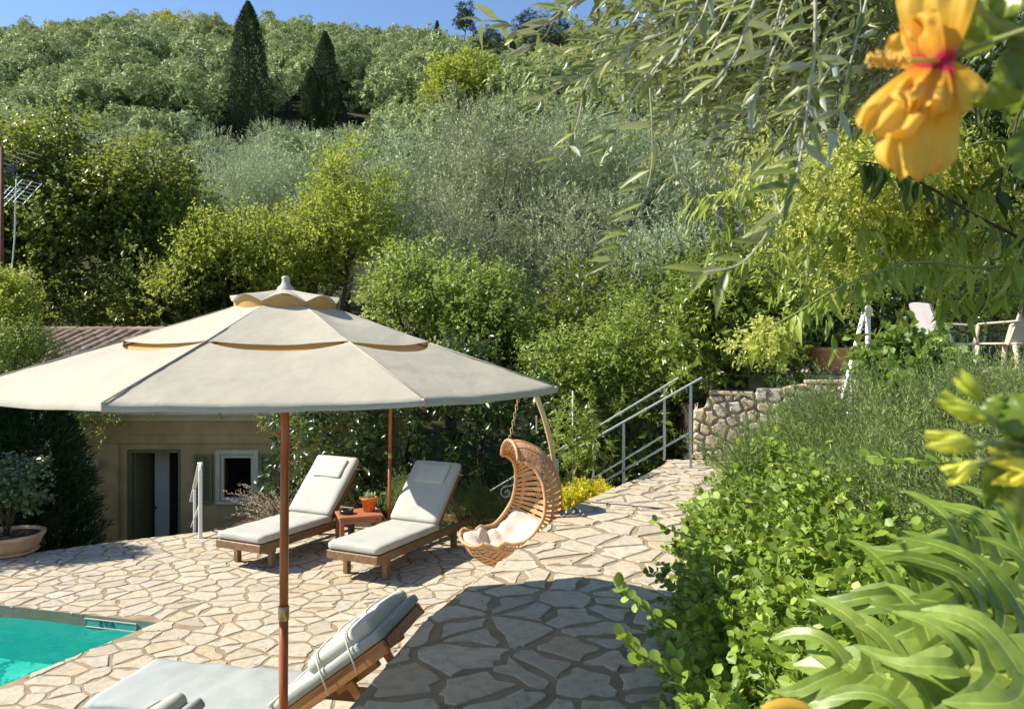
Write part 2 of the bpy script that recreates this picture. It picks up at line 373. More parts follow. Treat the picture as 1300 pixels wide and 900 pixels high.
def leaves_mesh(name, P, D, N, L, W, tone, mat, tpl='fold', smooth=False):
    T, fs = TPL[tpl]; n = len(P); D = unit(D); S = unit(np.cross(N, D)); N = np.cross(D, S)
    L = np.broadcast_to(np.asarray(L, float), (n,)); W = np.broadcast_to(np.asarray(W, float), (n,))
    V = (P[:, None] + (L[:, None] * T[None, :, 0])[..., None] * D[:, None] + (W[:, None] * T[None, :, 1])[..., None] * S[:, None]
         + (L[:, None] * T[None, :, 2])[..., None] * N[:, None])
    k = len(T); fs = np.array(fs)
    Fc = (np.arange(n)[:, None, None] * k + fs[None]).reshape(-1, fs.shape[1])
    return npmesh(name, V.reshape(-1, 3), Fc, mat, np.repeat(tone, len(fs)), smooth)

def fib(n, zmin=-1.0):
    i = np.arange(n) + .5; z = 1 - (1 - zmin) * i / n; ph = i * 2.399963
    r = np.sqrt(1 - z * z); return np.stack([r * np.cos(ph), r * np.sin(ph), z], 1)
def ell_clumps(g, n, rx, ry, rz, c=(0, 0, 0), zmin=-.45, rr=(.22, .36), jit=.16, inner=.2):
    u = fib(n, zmin); rad = 1 - .5 * rr[1] + g.normal(0, jit, (n, 1)); k = int(n * inner)
    if k: rad[g.permutation(n)[:k]] *= .55
    C = u * rad * np.array([rx, ry, rz]) + np.array(c); r = g.uniform(rr[0], rr[1], n) * min(rx, ry, rz)
    return C, r
def shoots_to_leaves(g, P0, D0, length, k, spread=.8, droop=0.0, upn=.6, base_t=.15, bend=0.0, outn=.3):
    """k leaves along each shoot; returns P, D, N, index"""
    n = len(P0); t = base_t + (1 - base_t) * (np.arange(k)[None] + g.random((n, k))) / k
    length = np.broadcast_to(np.asarray(length, float), (n,))
    P = P0[:, None] + D0[:, None] * (t * length[:, None])[..., None]
    P[..., 2] -= bend * (t ** 2) * length[:, None]
    q = g.normal(0, 1, (n, k, 3)); q -= (q * D0[:, None]).sum(-1, keepdims=True) * D0[:, None]; q = unit(q)
    D = unit(D0[:, None] * (1 - .5 * spread) + q * spread + np.array([0, 0, -droop]))
    N = unit(g.normal(0, .5, (n, k, 3)) + np.array([0, 0, upn]) + D0[:, None] * outn)
    idx = np.repeat(np.arange(n), k)
    return P.reshape(-1, 3), D.reshape(-1, 3), N.reshape(-1, 3), idx
def crown(g, name, C, r, mat, nsh=30, k=8, slen=.5, L=.1, W=.03, up=.4, spread=.8, droop=0, tpl='fold', bend=0, smooth=False, hem=True, tbias=0, outn=.3, shell=.35):
    n = len(C); ci = np.repeat(np.arange(n), nsh)
    u = unit(g.normal(0, 1, (n * nsh, 3)) + np.array([0, 0, .35 if hem else 0]))
    P0 = C[ci] + u * (r[ci] * g.uniform(shell, .95, n * nsh))[:, None]
    D0 = unit(u + np.array([0, 0, up]) + g.normal(0, .35, (n * nsh, 3)))
    sl = slen * g.uniform(.5, 1.3, n * nsh)
    P, D, N, idx = shoots_to_leaves(g, P0, D0, sl, k, spread, droop, bend=bend, outn=outn)
    ct = g.normal(0, .12, n)[ci]; st = g.normal(0, .12, n * nsh)
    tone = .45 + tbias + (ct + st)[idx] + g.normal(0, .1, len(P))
    sz = g.uniform(.65, 1.2, len(P))
    return leaves_mesh(name, P, D, N, L * sz, W * sz, tone, mat, tpl, smooth)

def trunk_mesh(g, name, h, r, spread, nlimb=5, lean=.3, mat=None, start=.35, n=8, twigs=0, crownz=None):
    b = MB(); lx, ly = g.normal(0, lean * .3, 2) * h
    pts = [Vector((lx * t * t + g.normal(0, .02) * h, ly * t * t + g.normal(0, .02) * h, h * t)) for t in np.linspace(0, 1, 6)]
    pts[0] = Vector((0, 0, -.2))
    b.tube(pts, [r * (1.25 if i == 0 else 1 - .13 * i) for i in range(6)], n)
    for i in range(nlimb):
        a = 2 * math.pi * (i + g.random() * .6) / nlimb; t0 = start + (1 - start) * g.random() * .8
        k = min(5, int(t0 * 5)); p = pts[k].lerp(pts[min(5, k + 1)], t0 * 5 - k)
        e = p + Vector((math.cos(a) * spread * g.uniform(.6, 1), math.sin(a) * spread * g.uniform(.6, 1), h * g.uniform(.08, .35)))
        e.z = min(e.z, h * .98)
        mid = p.lerp(e, .5) + Vector((g.normal(0, .08), g.normal(0, .08), g.normal(0, .08))) * h * .5
        b.tube([p, p.lerp(mid, .5) + Vector((0, 0, -.02 * h)), mid, mid.lerp(e, .55), e], [r * .55, r * .45, r * .33, r * .2, r * .08], 6)
        for j in range(twigs):
            s0 = mid.lerp(e, g.random()); d = Vector(g.normal(0, 1, 3)); d.z = abs(d.z) * .6
            b.tube([s0, s0 + d * .15 * h, s0 + d * .24 * h + Vector((0, 0, .04 * h))], [r * .16, r * .09, r * .03], 4)
    return b.mesh(name, mat or M['bark'])

# ------------------------------------------------------------------ terrain
SKY = [(-400, 60), (0, 36), (90, 28), (150, 20), (235, 18), (300, 28), (380, 24), (450, 30), (520, 38), (600, 46), (700, 50), (800, 46), (950, 34), (1100, 20), (1300, 0), (1700, -20)]
def hill_slope(px):
    y = np.interp(px, [a for a, _ in SKY], [b for _, b in SKY]) + 38
    return ((HZ - y) / F * 190 + EYE) / 165.0
def ground_z(x, y):
    x = np.asarray(x, float); y = np.asarray(y, float)
    yy = np.maximum(y, 12.0); px = np.clip(650 + F * x / yy, -400, 1700)
    s = hill_slope(px)
    low = -1.6 + 2.4 * smoothstep(17, 26, y) + 2.6 * smoothstep(2, 9, x) * smoothstep(11, 15, y) * (1 - .35 * smoothstep(17, 26, y))
    hill = np.where(y > 25, (np.minimum(y, 192) - 25) * s, 0) - np.where(y > 192, (y - 192) * .35, 0)
    und = .8 * np.sin(x * .09 + 1) * np.sin(y * .07) * smoothstep(28, 60, y)
    return low + hill + und
def build_terrain():
    u = np.linspace(-1, 1, 150); xs = np.sign(u) * (np.abs(u) ** 1.9) * 480
    ys = np.concatenate([np.linspace(-80, 8, 12), np.linspace(9, 40, 50), np.linspace(42, 192, 75), np.linspace(196, 500, 30)])
    X, Y = np.meshgrid(xs, ys); Z = ground_z(X, Y)
    V = np.stack([X, Y, Z], -1).reshape(-1, 3); nx = len(xs); ny = len(ys)
    i, j = np.meshgrid(np.arange(nx - 1), np.arange(ny - 1)); a = (j * nx + i).ravel()
    o = link('hillside_terrain', npmesh('hillside_terrain', V, np.stack([a, a + 1, a + nx + 1, a + nx], 1), M['earth'], smooth=True))
    structure(o, 'earth hillside rising behind the house and terrace')
build_terrain()

# ------------------------------------------------------------------ flagstones
def clip(poly, p, n):
    """keep the side where (q-p).n <= 0"""
    out = []; m = len(poly)
    for i in range(m):
        a = poly[i]; b = poly[(i + 1) % m]
        da = (a[0] - p[0]) * n[0] + (a[1] - p[1]) * n[1]; db = (b[0] - p[0]) * n[0] + (b[1] - p[1]) * n[1]
        if da <= 0: out.append(a)
        if (da < 0 < db) or (db < 0 < da):
            t = da / (da - db); out.append((a[0] + (b[0] - a[0]) * t, a[1] + (b[1] - a[1]) * t))
    return out
def inside(poly, x, y):
    c = False; n = len(poly)
    for i in range(n):
        x1, y1 = poly[i]; x2, y2 = poly[(i + 1) % n]
        if (y1 > y) != (y2 > y) and x < (x2 - x1) * (y - y1) / (y2 - y1) + x1: c = not c
    return c
def area(p): return .5 * sum(p[i][0] * p[(i + 1) % len(p)][1] - p[(i + 1) % len(p)][0] * p[i][1] for i in range(len(p)))
def seg_dist(x, y, a, b):
    ex, ey = b[0] - a[0], b[1] - a[1]; t = max(0, min(1, ((x - a[0]) * ex + (y - a[1]) * ey) / (ex * ex + ey * ey)))
    return math.hypot(x - a[0] - ex * t, y - a[1] - ey * t)
def voronoi_cells(g, region, spacing, joint, aniso=(1, 1), ang=0.0, dense=None, edge_gap=.004):
    xs = [p[0] for p in region]; ys = [p[1] for p in region]; ca, sa = math.cos(ang), math.sin(ang)
    S = []
    y = min(ys) - .3; row = 0; L = max(max(xs) - min(xs), max(ys) - min(ys)) + 2
    cx, cy = (min(xs) + max(xs)) / 2, (min(ys) + max(ys)) / 2
    v = -L
    while v < L:
        u = -L + (row % 2) * spacing * .5 * aniso[0]
        while u < L:
            uu = u + g.uniform(-.5, .5) * spacing * aniso[0]; vv = v + g.uniform(-.5, .5) * spacing * aniso[1]
            X = cx + ca * uu - sa * vv; Y = cy + sa * uu + ca * vv
            if min(xs) - .4 < X < max(xs) + .4 and min(ys) - .4 < Y < max(ys) + .4 and g.random() > .22: S.append((X, Y))
            u += spacing * aniso[0]
        v += spacing * aniso[1] * .88; row += 1
    S = np.array(S); cells = []
    for i in range(len(S)):
        x, y = S[i]
        if not inside(region, x, y):
            dm = min(seg_dist(x, y, region[k], region[(k + 1) % len(region)]) for k in range(len(region)))
            if dm > spacing * .55: continue
        d2 = ((S - S[i]) ** 2).sum(1); nb = np.argsort(d2)[1:18]
        poly = [(x - 1, y - 1), (x + 1, y - 1), (x + 1, y + 1), (x - 1, y + 1)]
        for j in nb:
            dx, dy = S[j] - S[i]; dl = math.hypot(dx, dy); nn = (dx / dl, dy / dl); jt = joint * g.uniform(.35, .75)
            poly = clip(poly, (x + dx / 2 - nn[0] * jt, y + dy / 2 - nn[1] * jt), nn)
            if len(poly) < 3: break
        if len(poly) < 3: continue
        # region edges
        best = []
        for k in range(len(region)):
            a = region[k]; b = region[(k + 1) % len(region)]; ex, ey = b[0] - a[0], b[1] - a[1]; el = math.hypot(ex, ey)
            t = ((x - a[0]) * ex + (y - a[1]) * ey) / (el * el); tc = min(1, max(0, t))
            dd = math.hypot(x - a[0] - ex * tc, y - a[1] - ey * tc)
            if dd < spacing * 2.2: best.append((dd, k, 0 <= t <= 1))
        best.sort()
        for q, (dd, k, ins) in enumerate(best):
            if q > 0 and not ins: continue
            a = region[k]; b = region[(k + 1) % len(region)]; ex, ey = b[0] - a[0], b[1] - a[1]; el = math.hypot(ex, ey)
            nn = (ey / el, -ex / el)  # outward for ccw region
            poly = clip(poly, (a[0] - nn[0] * edge_gap, a[1] - nn[1] * edge_gap), nn)
            if len(poly) < 3: break
        if len(poly) >= 3 and abs(area(poly)) > .003: cells.append(poly)
    return cells
def stone_mesh(g, poly, th=.02, inset=.010, rough=.008, name='flagstone', mat=None, bulge=0.0):
    """rounded irregular slab around its own centre; returns mesh verts/faces and centre"""
    pts = []; n = len(poly)
    for i in range(n):
        a = Vector((*poly[i], 0)); b = Vector((*poly[(i + 1) % n], 0)); d = (b - a).length
        if d < .012: continue
        c = min(.014, d * .2)
        pts.append(a + (b - a) * (c / d))
        if d > .13: m = (a + b) / 2; nn = Vector((b.y - a.y, a.x - b.x, 0)).normalized(); pts.append(m - nn * g.uniform(0, rough * 1.6))
        pts.append(b - (b - a) * (c / d))
    if len(pts) < 4: return None
    pts = [p + Vector((g.normal(0, rough * .55), g.normal(0, rough * .55), 0)) for p in pts]
    c = sum(pts, Vector()) / len(pts); m = len(pts)
    tx, ty = g.normal(0, .006, 2); dz = g.normal(0, .001)
    def zt(p): return th + dz + (p.x - c.x) * tx + (p.y - c.y) * ty
    out = []; 
    for p in pts: out.append(Vector((p.x - c.x, p.y - c.y, -.01)))
    for p in pts:
        q = p + (c - p).normalized() * inset * .25; out.append(Vector((q.x - c.x, q.y - c.y, zt(p) - th * .45)))
    for p in pts:
        q = p + (c - p).normalized() * inset; out.append(Vector((q.x - c.x, q.y - c.y, zt(p) + bulge)))
    fs = []
    for L0 in (0, m):
        for i in range(m): j = (i + 1) % m; fs.append((L0 + i, L0 + j, L0 + m + j, L0 + m + i))
    fs.append(tuple(range(2 * m, 3 * m)))
    return out, fs, c
def lay_stones(g, cells, z, parent, limit, mat, name='flagstone', key=None, xf=None, stuffname='flagstones', **kw):
    cells = sorted(cells, key=key or (lambda p: -abs(area(p)))); rest = MB()
    for i, poly in enumerate(cells):
        if area(poly) < 0: poly = poly[::-1]
        r = stone_mesh(g, poly, **kw)
        if r is None: continue
        vs, fs, c = r
        if i < limit:
            b = MB(); b.add(vs, fs); o = link(name, b.mesh(name, mat), parent)
            loc = Vector((c.x, c.y, z))
            if xf is None: o.location = loc
            else: o.matrix_local = xf @ Matrix.Translation(loc)
        else:
            T = Matrix.Translation(Vector((c.x, c.y, z))); T = T if xf is None else xf @ T
            rest.add([T @ v for v in vs], fs)
    if rest.v:
        o = link(stuffname, rest.mesh(stuffname, mat), parent); o['kind'] = 'stuff'
def view_key(z):
    def k(poly):
        cx = sum(p[0] for p in poly) / len(poly); cy = sum(p[1] for p in poly) / len(poly)
        if cy < .5: return 0
        px = 650 + F * cx / cy; py = HZ + F * (EYE - z) / cy
        vis = 1 if (-20 < px < 1320 and py < 930) else .001
        return -abs(area(poly)) * vis / cy ** 3
    return k

PC = Vector((-3.15, 6.72)); PA = (-.967, .256); PB = (-.40, -.917)   # pool corner and its two edges
pool_far = (PC.x + PA[0] * 9, PC.y + PA[1] * 9); pool_near = (PC.x + PB[0] * 6.2, PC.y + PB[1] * 6.2)
path_left = [(-1.75, -1.5), (-1.25, 1.0), (-.86, 2.4), (-.70, 3.23), (-.49, 4.28), (-.16, 5.24), (.15, 6.1), (.525, 7.2), (.92, 7.95), (1.30, 8.6), (1.66, 9.25), (2.02, 10.0), (2.12, 10.35)]
path_right = [(3.9, 10.35), (3.2, 9.2), (2.75, 8.2), (2.2, 7.2), (1.75, 6.4), (1.25, 5.4), (1.0, 4.6), (.78, 3.6), (.62, 2.8), (.45, 1.6), (.3, .6), (.1, -1.5)]
deck = [pool_near, (-5.6, .4), (-1.45, .4), (-1.1, 1.6), (-.80, 2.7), (-.70, 3.23), (-.49, 4.28), (-.16, 5.24), (.15, 6.1), (.525, 7.2), (.92, 7.95), (.95, 9.2), (.2, 9.75), (-1.4, 10.25), (-3.0, 10.3), (-3.9, 10.1), (-4.9, 9.55), (-5.7, 9.0), (-7.4, 8.75), (-12.2, 10.3), pool_far, (PC.x, PC.y)]
if area(deck) < 0: deck = deck[::-1]
def poly_slab(name, poly, z0, z1, mat):
    bm = bmesh.new(); vs = [bm.verts.new((x, y, z1)) for x, y in poly]; f = bm.faces.new(vs)
    if f.normal.z < 0: f.normal_flip()
    r = bmesh.ops.extrude_face_region(bm, geom=[f]); 
    for v in r['geom']:
        if isinstance(v, bmesh.types.BMVert): v.co.z = z0
    bmesh.ops.recalc_face_normals(bm, faces=bm.faces); bmesh.ops.triangulate(bm, faces=[f for f in bm.faces if len(f.verts) > 4])
    me = bpy.data.meshes.new(name); bm.to_mesh(me); bm.free(); me.materials.append(mat); return link(name, me)
terrace = structure(poly_slab('pool_terrace', deck, -1.7, 0, M['mortar']), 'lower terrace of cream crazy paving around the pool')
g1 = np.random.default_rng(21)
lay_stones(g1, voronoi_cells(g1, deck, .205, .022, (1.35, .8), R(-12)), 0, terrace, 300, M['flag'], key=view_key(0), th=.006, inset=.007, rough=.011, stuffname='small_flagstones')
pathpoly = path_left[::1] + path_right
if area(pathpoly) < 0: pathpoly = pathpoly[::-1]
path = structure(poly_slab('raised_path', pathpoly, -1.7, .9, M['mortar']), 'raised walkway of large cream crazy paving beside the terrace')
g2 = np.random.default_rng(5)
lay_stones(g2, voronoi_cells(g2, pathpoly, .25, .034, (1.2, .86), R(25)), .9, path, 300, M['flag'], key=view_key(.9), th=.008, inset=.009, rough=.016)

# pool
def build_pool():
    A = (PC.x, PC.y); B = pool_far; D = pool_near; C = (B[0] + D[0] - A[0], B[1] + D[1] - A[1]); q = [A, B, C, D]
    b = MB(); n = 4; zb = -.50
    vs = [(x, y, -.004) for x, y in q] + [(x, y, zb) for x, y in q]
    b.add(vs, [(0, 1, 5, 4), (1, 2, 6, 5), (2, 3, 7, 6), (3, 0, 4, 7), (4, 5, 6, 7)])
    basin = structure(link('pool_basin', b.mesh('pool_basin', M['poolwall'])), 'rendered walls and floor of the swimming pool')
    g = np.random.default_rng(3); N = 90
    # water surface, gently rippled mesh
    V = []; 
    for i in range(N + 1):
        for j in range(N + 1):
            s, t_ = i / N, j / N
            x = A[0] + (B[0] - A[0]) * s + (D[0] - A[0]) * t_; y = A[1] + (B[1] - A[1]) * s + (D[1] - A[1]) * t_
            V.append((x, y, -.11 + .016 * noise.noise(Vector((x * 2.2, y * 2.2, 0))) + .006 * noise.noise(Vector((x * 7, y * 7, 3)))))
    a = np.array([i * (N + 1) + j for i in range(N) for j in range(N)])
    structure(link('pool_water', npmesh('pool_water', V, np.stack([a, a + N + 1, a + N + 2, a + 1], 1), M['water'], smooth=True)), 'turquoise water filling the pool')
    # underwater benches with rounded ends
    ex = Vector((*PA, 0)); ey = Vector((*PB, 0))
    for nm, s0, t0, ls, lt, z in (('pool_bench', 1.15, .75, 2.6, .55, -.30), ('pool_bench', 1.45, .22, 2.2, .30, -.40)):
        o = Vector((*PC, 0)) + ex * s0 + ey * t0; pts = []
        for k in range(9):
            an = math.pi / 2 + math.pi * k / 8 ; pts.append((.12 - .12 * math.sin(math.pi * k / 8), lt * (.5 + .5 * math.cos(math.pi * k / 8))))
        pts = [(u, v) for u, v in pts] + [(ls, 0), (ls, lt)]
        P = [o + ex * u + ey * v for u, v in pts]
        bb = MB(); m = len(P); bb.add([(p.x, p.y, z) for p in P] + [(p.x, p.y, zb + .01) for p in P], [tuple(range(m))] + [(i, (i + 1) % m, m + (i + 1) % m, m + i) for i in range(m)])
        structure(link(nm, bb.mesh(nm, M['poolwall'])), 'submerged step in the turquoise pool water')
    # name plate set on the far pool wall
    t0 = thing('pool_name_plate', 'teal plate with dark letters EVA just under the pool rim', 'sign', (0, 0, 0))
    wn_ = Vector((PA[1], -PA[0], 0)); wn_ = wn_ if wn_.dot(ey) > 0 else -wn_
    base = Vector((*PC, 0)) + ex * .22; zt = -.030
    b = MB(); p0 = base + wn_ * .006; L = .56; H = .072
    b.add([p0 + Vector((0, 0, zt)), p0 + ex * L + Vector((0, 0, zt)), p0 + ex * L + Vector((0, 0, zt - H)), p0 + Vector((0, 0, zt - H))] + [q_ - wn_ * .005 for q_ in [p0 + Vector((0, 0, zt)), p0 + ex * L + Vector((0, 0, zt)), p0 + ex * L + Vector((0, 0, zt - H)), p0 + Vector((0, 0, zt - H))]],
          [(0, 1, 2, 3), (4, 5, 1, 0), (5, 6, 2, 1), (6, 7, 3, 2), (7, 4, 0, 3)])
    link('plate', b.mesh('plate', M['bluegrey']), t0)
    b = MB(); 
    for za in (zt, zt - H): b.beam(p0 + wn_ * .002 + Vector((0, 0, za)), p0 + wn_ * .002 + ex * L + Vector((0, 0, za)), .006, .008)
    for s in (0, L): b.beam(p0 + wn_ * .002 + ex * s + Vector((0, 0, zt)), p0 + wn_ * .002 + ex * s + Vector((0, 0, zt - H)), .006, .008)
    link('border', b.mesh('border', M['cream']), t0)
    cu = bpy.data.curves.new('lettering', 'FONT'); cu.body = 'EVA'; cu.size = .078; cu.space_character = 1.4; cu.extrude = .001; cu.materials.append(M['letters'])
    to_ = bpy.data.objects.new('lettering_source', cu); dg_ = bpy.context.evaluated_depsgraph_get(); lm_ = bpy.data.meshes.new_from_object(to_); bpy.data.objects.remove(to_); lm_.materials.clear(); lm_.materials.append(M['letters'])
    o = link('lettering', lm_, t0); xd = -ex; zd = Vector((0, 0, 1)); nd = xd.cross(zd)
    pos = p0 + ex * (L - .16) + wn_ * .004 + Vector((0, 0, zt - H + .012)); o.matrix_local = Matrix.Translation(pos) @ Matrix((xd, zd, nd)).transposed().to_4x4()
build_pool()

# planting beds and bank, upper terrace
bed_poly = [(-3.0, 10.3), (-1.4, 10.25), (.2, 9.75), (.95, 9.2), (.95, 11.4), (4.3, 11.4), (4.3, 14.5), (-3.6, 14.5), (-3.9, 10.1)]
structure(poly_slab('planting_bed', bed_poly[::-1], -1.7, -.03, M['soil']), 'soil bed behind the loungers')
def bank_z(x, y):
    rx = np.interp(y, [p[1] for p in path_right[::-1]], [p[0] for p in path_right[::-1]])
    d = x - rx
    return .88 + 1.12 * smoothstep(.15, 1.5 + .08 * np.clip(y, 0, 8), d)
def build_bank():
    V = []; nx, ny = 40, 44; ys = np.linspace(-1.5, 10.33, ny)
    for y in ys:
        rx = float(np.interp(y, [p[1] for p in path_right[::-1]], [p[0] for p in path_right[::-1]]))
        for i in range(nx):
            x = rx + (i / (nx - 1)) ** 1.5 * (14 - rx); z = float(bank_z(x, y)) + (.03 * noise.noise(Vector((x * 3, y * 3, 0))) if i else 0) - .02
            V.append((x, y, z))
    a = np.array([j * nx + i for j in range(ny - 1) for i in range(nx - 1)])
    structure(link('garden_bank', npmesh('garden_bank', V, np.stack([a, a + 1, a + nx + 1, a + nx], 1), M['soil'], smooth=True)), 'planted soil bank rising from the path to the upper terrace')
build_bank()
upper_poly = [(4.3, 10.45), (3.35, 10.7), (3.4, 15), (14, 15), (14, 7.6), (5.6, 7.6), (5.0, 8.6)]
ut = structure(poly_slab('upper_terrace', upper_poly[::-1], -.5, 2.03, M['mortar']), 'upper terrace paved in pale stone')
g3 = np.random.default_rng(9)
up_ccw = upper_poly if area(upper_poly) > 0 else upper_poly[::-1]
lay_stones(g3, voronoi_cells(g3, up_ccw, .42, .03, (1.1, .9)), 2.03, ut, 0, M['flag'])

# ------------------------------------------------------------------ stone wall, stairs, rails
wall_t = thing('stone_wall', 'low rubble stone wall at the far end of the raised path', 'wall', (2.5, 10.4, .9), R(-18))
b = MB(); Wz = [(2.52, 1.57), (2.66, 1.60), (2.70, 1.75), (2.95, 1.77), (3.3, 1.81), (3.9, 1.945), (4.6, 1.945)]
pf = [(2.52, .9)] + Wz + [(4.6, .9)]
n_ = len(pf); b.add([(x - 2.5, 0, z - .9) for x, z in pf] + [(x - 2.5, .34, z - .9) for x, z in pf], [tuple(range(n_)), tuple(range(2 * n_ - 1, n_ - 1, -1))] + [(i, n_ + i, n_ + (i + 1) % n_, (i + 1) % n_) for i in range(n_)])
link('mortar_core', b.mesh('mortar_core', simple_mat('wall_mortar', (.50, .42, .30), .95, .1, .3, 6, .7, 60)), wall_t)
reg = [(2.5, .9), (4.6, .9), (4.6, 1.97), (3.9, 1.97), (3.3, 1.84), (2.95, 1.80), (2.68, 1.78), (2.63, 1.62), (2.5, 1.60)]
g4 = np.random.default_rng(17)
XF = Matrix.Translation((-2.5, 0, -.9)) @ Matrix.Rotation(R(90), 4, 'X')
lay_stones(g4, voronoi_cells(g4, reg, .155, .012, (1.5, .72)), 0, wall_t, 300, M['wallstone'], name='stone', xf=XF, th=.05, inset=.028, rough=.010, bulge=.008)
g4 = np.random.default_rng(18)
XL = Matrix.Translation((.02, 0, -.9)) @ Matrix(((0, 0, -1, 0), (-1, 0, 0, .36), (0, 1, 0, 0), (0, 0, 0, 1)))
lay_stones(g4, voronoi_cells(g4, [(0, .9), (.34, .9), (.34, 1.58), (0, 1.58)], .17, .018, (1.2, .8)), 0, wall_t, 300, M['wallstone'], name='stone', xf=XL, th=.03, inset=.02, rough=.008)
for x0, x1, z in ((2.70, 3.28, 1.80), (3.32, 3.88, 1.845), (3.92, 4.6, 1.97)):
    one('coping_stone', M['wallstone'], lambda b: b.box(((x0 + x1) / 2 - 2.5, .16, z - .9 + .02), (x1 - x0, .42, .05), bev=.012), wall_t)
structure(poly_slab('raised_bed', [(2.53, 10.76), (3.33, 10.76), (3.33, 13), (2.53, 13)], -1, 1.62, M['soil']), 'raised soil bed behind the rubble wall')
# retaining wall of the path on the terrace side
rw = thing('retaining_wall', 'stone retaining wall carrying the raised path above the terrace', 'wall', (0, 0, 0))
b = MB()
for (x0, y0), (x1, y1) in zip(path_left[1:-1], path_left[2:]):
    d = Vector((x1 - x0, y1 - y0, 0)).normalized(); nn = Vector((-d.y, d.x, 0)) * .012
    p, q = Vector((x0, y0, 0)) + nn, Vector((x1, y1, 0)) + nn
    b.add([p + Vector((0, 0, -.02)), q + Vector((0, 0, -.02)), q + Vector((0, 0, .885)), p + Vector((0, 0, .885))], [(0, 1, 2, 3)])
link('wall_face', b.mesh('wall_face', M['wallstone']), rw)
# stair
st = thing('garden_stair', 'stone steps dropping from the path end to the terrace between two handrails', 'stairs', (2.0, 10.0, 0))
for i in range(6):
    z = .9 - .15 * (i + 1)
    one('step', M['wallstone'], lambda b: b.box((.12 - .30 * i - .0, 0, z - .085), (.34, .86, .16), bev=.012), st)
def handrail(label, y, posts, slope, x_top, x_end, zt, scroll, drop=.62):
    t = thing('stair_handrail', label, 'handrail', (posts[0], y, 0)); X0 = posts[0]
    f = lambda x: zt + (x - X0) * slope
    one('top_rail', M['greymetal'], lambda b: b.beam((x_top - X0, 0, f(x_top)), (x_end - X0, 0, f(x_end)), .024, .024, .004), t)
    one('lower_rail', M['greymetal'], lambda b: b.beam((X0 - X0 - .02, 0, f(X0) - drop), (x_end - X0, 0, f(x_end) - drop), .024, .024, .004), t)
    for x in posts:
        zb = max(-.05, .9 - max(0, (X0 - x)) * slope * .96) - .02
        one('post', M['greymetal'], lambda b: b.box((x - X0, .002, (f(x) - .016 + zb) / 2), (.032, .028, f(x) - .016 - zb), bev=.004), t)
    if scroll:
        pts = []
        for k in range(22):
            a = k / 21 * 2.6 * math.pi; r = .085 * (1 - k / 24); pts.append((x_end - X0 - .05 - r * math.sin(a) * 1.0, 0, f(x_end) - .085 + r * math.cos(a)))
        one('scroll', M['greymetal'], lambda b: b.tube([(x_end - X0, 0, f(x_end))] + pts, .011, 6), t)
    return t
handrail('nearer pale green handrail of the stair with a scrolled lower end', 9.62, [2.275, 1.42, .58], .565, 2.42, -.02, 1.975, True)
handrail('farther pale green handrail of the stair against the hedge', 10.42, [2.10, 1.12, .2], .60, 2.3, -.3, 1.90, False, .68)
def white_rail(label, loc, rz, h, run, dropz, base2=None):
    t = thing('step_handrail', label, 'handrail', loc, rz)
    one('post', M['whitemetal'], lambda b: b.box((0, 0, h / 2), (.045, .045, h), bev=.006), t)
    one('rail', M['whitemetal'], lambda b: (b.beam((.012, 0, h + .012), (-.05, 0, h + .012), .06, .03, .006), b.beam((-.04, 0, h + .012), (-run, 0, h - dropz), .05, .028, .006)), t)
    one('brace', M['whitemetal'], lambda b: b.beam((-.10, .0, h * .42), (-run + .02, 0, h - dropz - .35), .03, .02, .004), t)
    one('post', M['whitemetal'], lambda b: b.box((-run * .62, 0, (h - dropz * .62 - .02 + base2) / 2), (.035, .035, h - dropz * .62 - .02 - base2), bev=.005), t)
    one('curl', M['whitemetal'], lambda b: b.tube([(.02, 0, h + .01), (.055, 0, h - .01), (.06, 0, h - .05), (.03, 0, h - .075)], .014, 6), t)
    return t
white_rail('white handrail beside the lower house, going down past the terrace edge', (-3.99, 9.68, -.02), R(-60), .96, .85, .62, -.5)
white_rail('white handrail at the top of steps beside the large clay bowl', (3.93, 8.35, 1.95), R(28), .93, .42, 1.0, -.1)

# ------------------------------------------------------------------ house
house = thing('stone_house', 'low ochre plastered house with an open door and a tiled roof, below the terrace', 'house', (-6, 12.6, -1.4))
HO = Vector((-6, 12.6, -1.4))
def hb(b, x0, x1, y0, y1, z0, z1, bev=0): b.box(((x0 + x1) / 2 - HO.x, (y0 + y1) / 2 - HO.y, (z0 + z1) / 2 - HO.z), (x1 - x0, y1 - y0, z1 - z0), bev=bev)
Y0, Y1 = 12.6, 12.95
def walls(b):
    hb(b, -13.5, -6.42, Y0, Y1, -1.5, 1.33); hb(b, -5.52, -4.86, Y0, Y1, -1.5, 1.33); hb(b, -4.30, -2.3, Y0, Y1, -1.5, 1.33)
    hb(b, -6.42, -5.52, Y0, Y1, .74, 1.33); hb(b, -4.86, -4.30, Y0, Y1, .65, 1.33); hb(b, -4.86, -4.30, Y0, Y1, -1.5, -.12)
one('wall', M['plaster'], walls, house)
one('side_wall', M['plaster'], lambda b: (hb(b, -13.5, -13.2, Y1, 18.2, -1.5, 1.5), hb(b, -2.6, -2.3, Y1, 18.2, -1.5, 1.5), hb(b, -13.2, -2.6, 17.9, 18.2, -1.5, 1.5)), house)
one('interior_wall', M['interior'], lambda b: (hb(b, -8.5, -3.2, 15.4, 15.5, -1.4, 1.3), hb(b, -5.30, -5.22, 12.96, 15.38, -1.4, 1.3)), house)
one('interior_floor', M['floorin'], lambda b: hb(b, -13, -2.65, Y0 + .02, 17.85, -1.48, -1.39), house)
one('ceiling', M['interior'], lambda b: hb(b, -13.1, -2.7, Y1 + .01, 17.8, 1.34, 1.40), house)
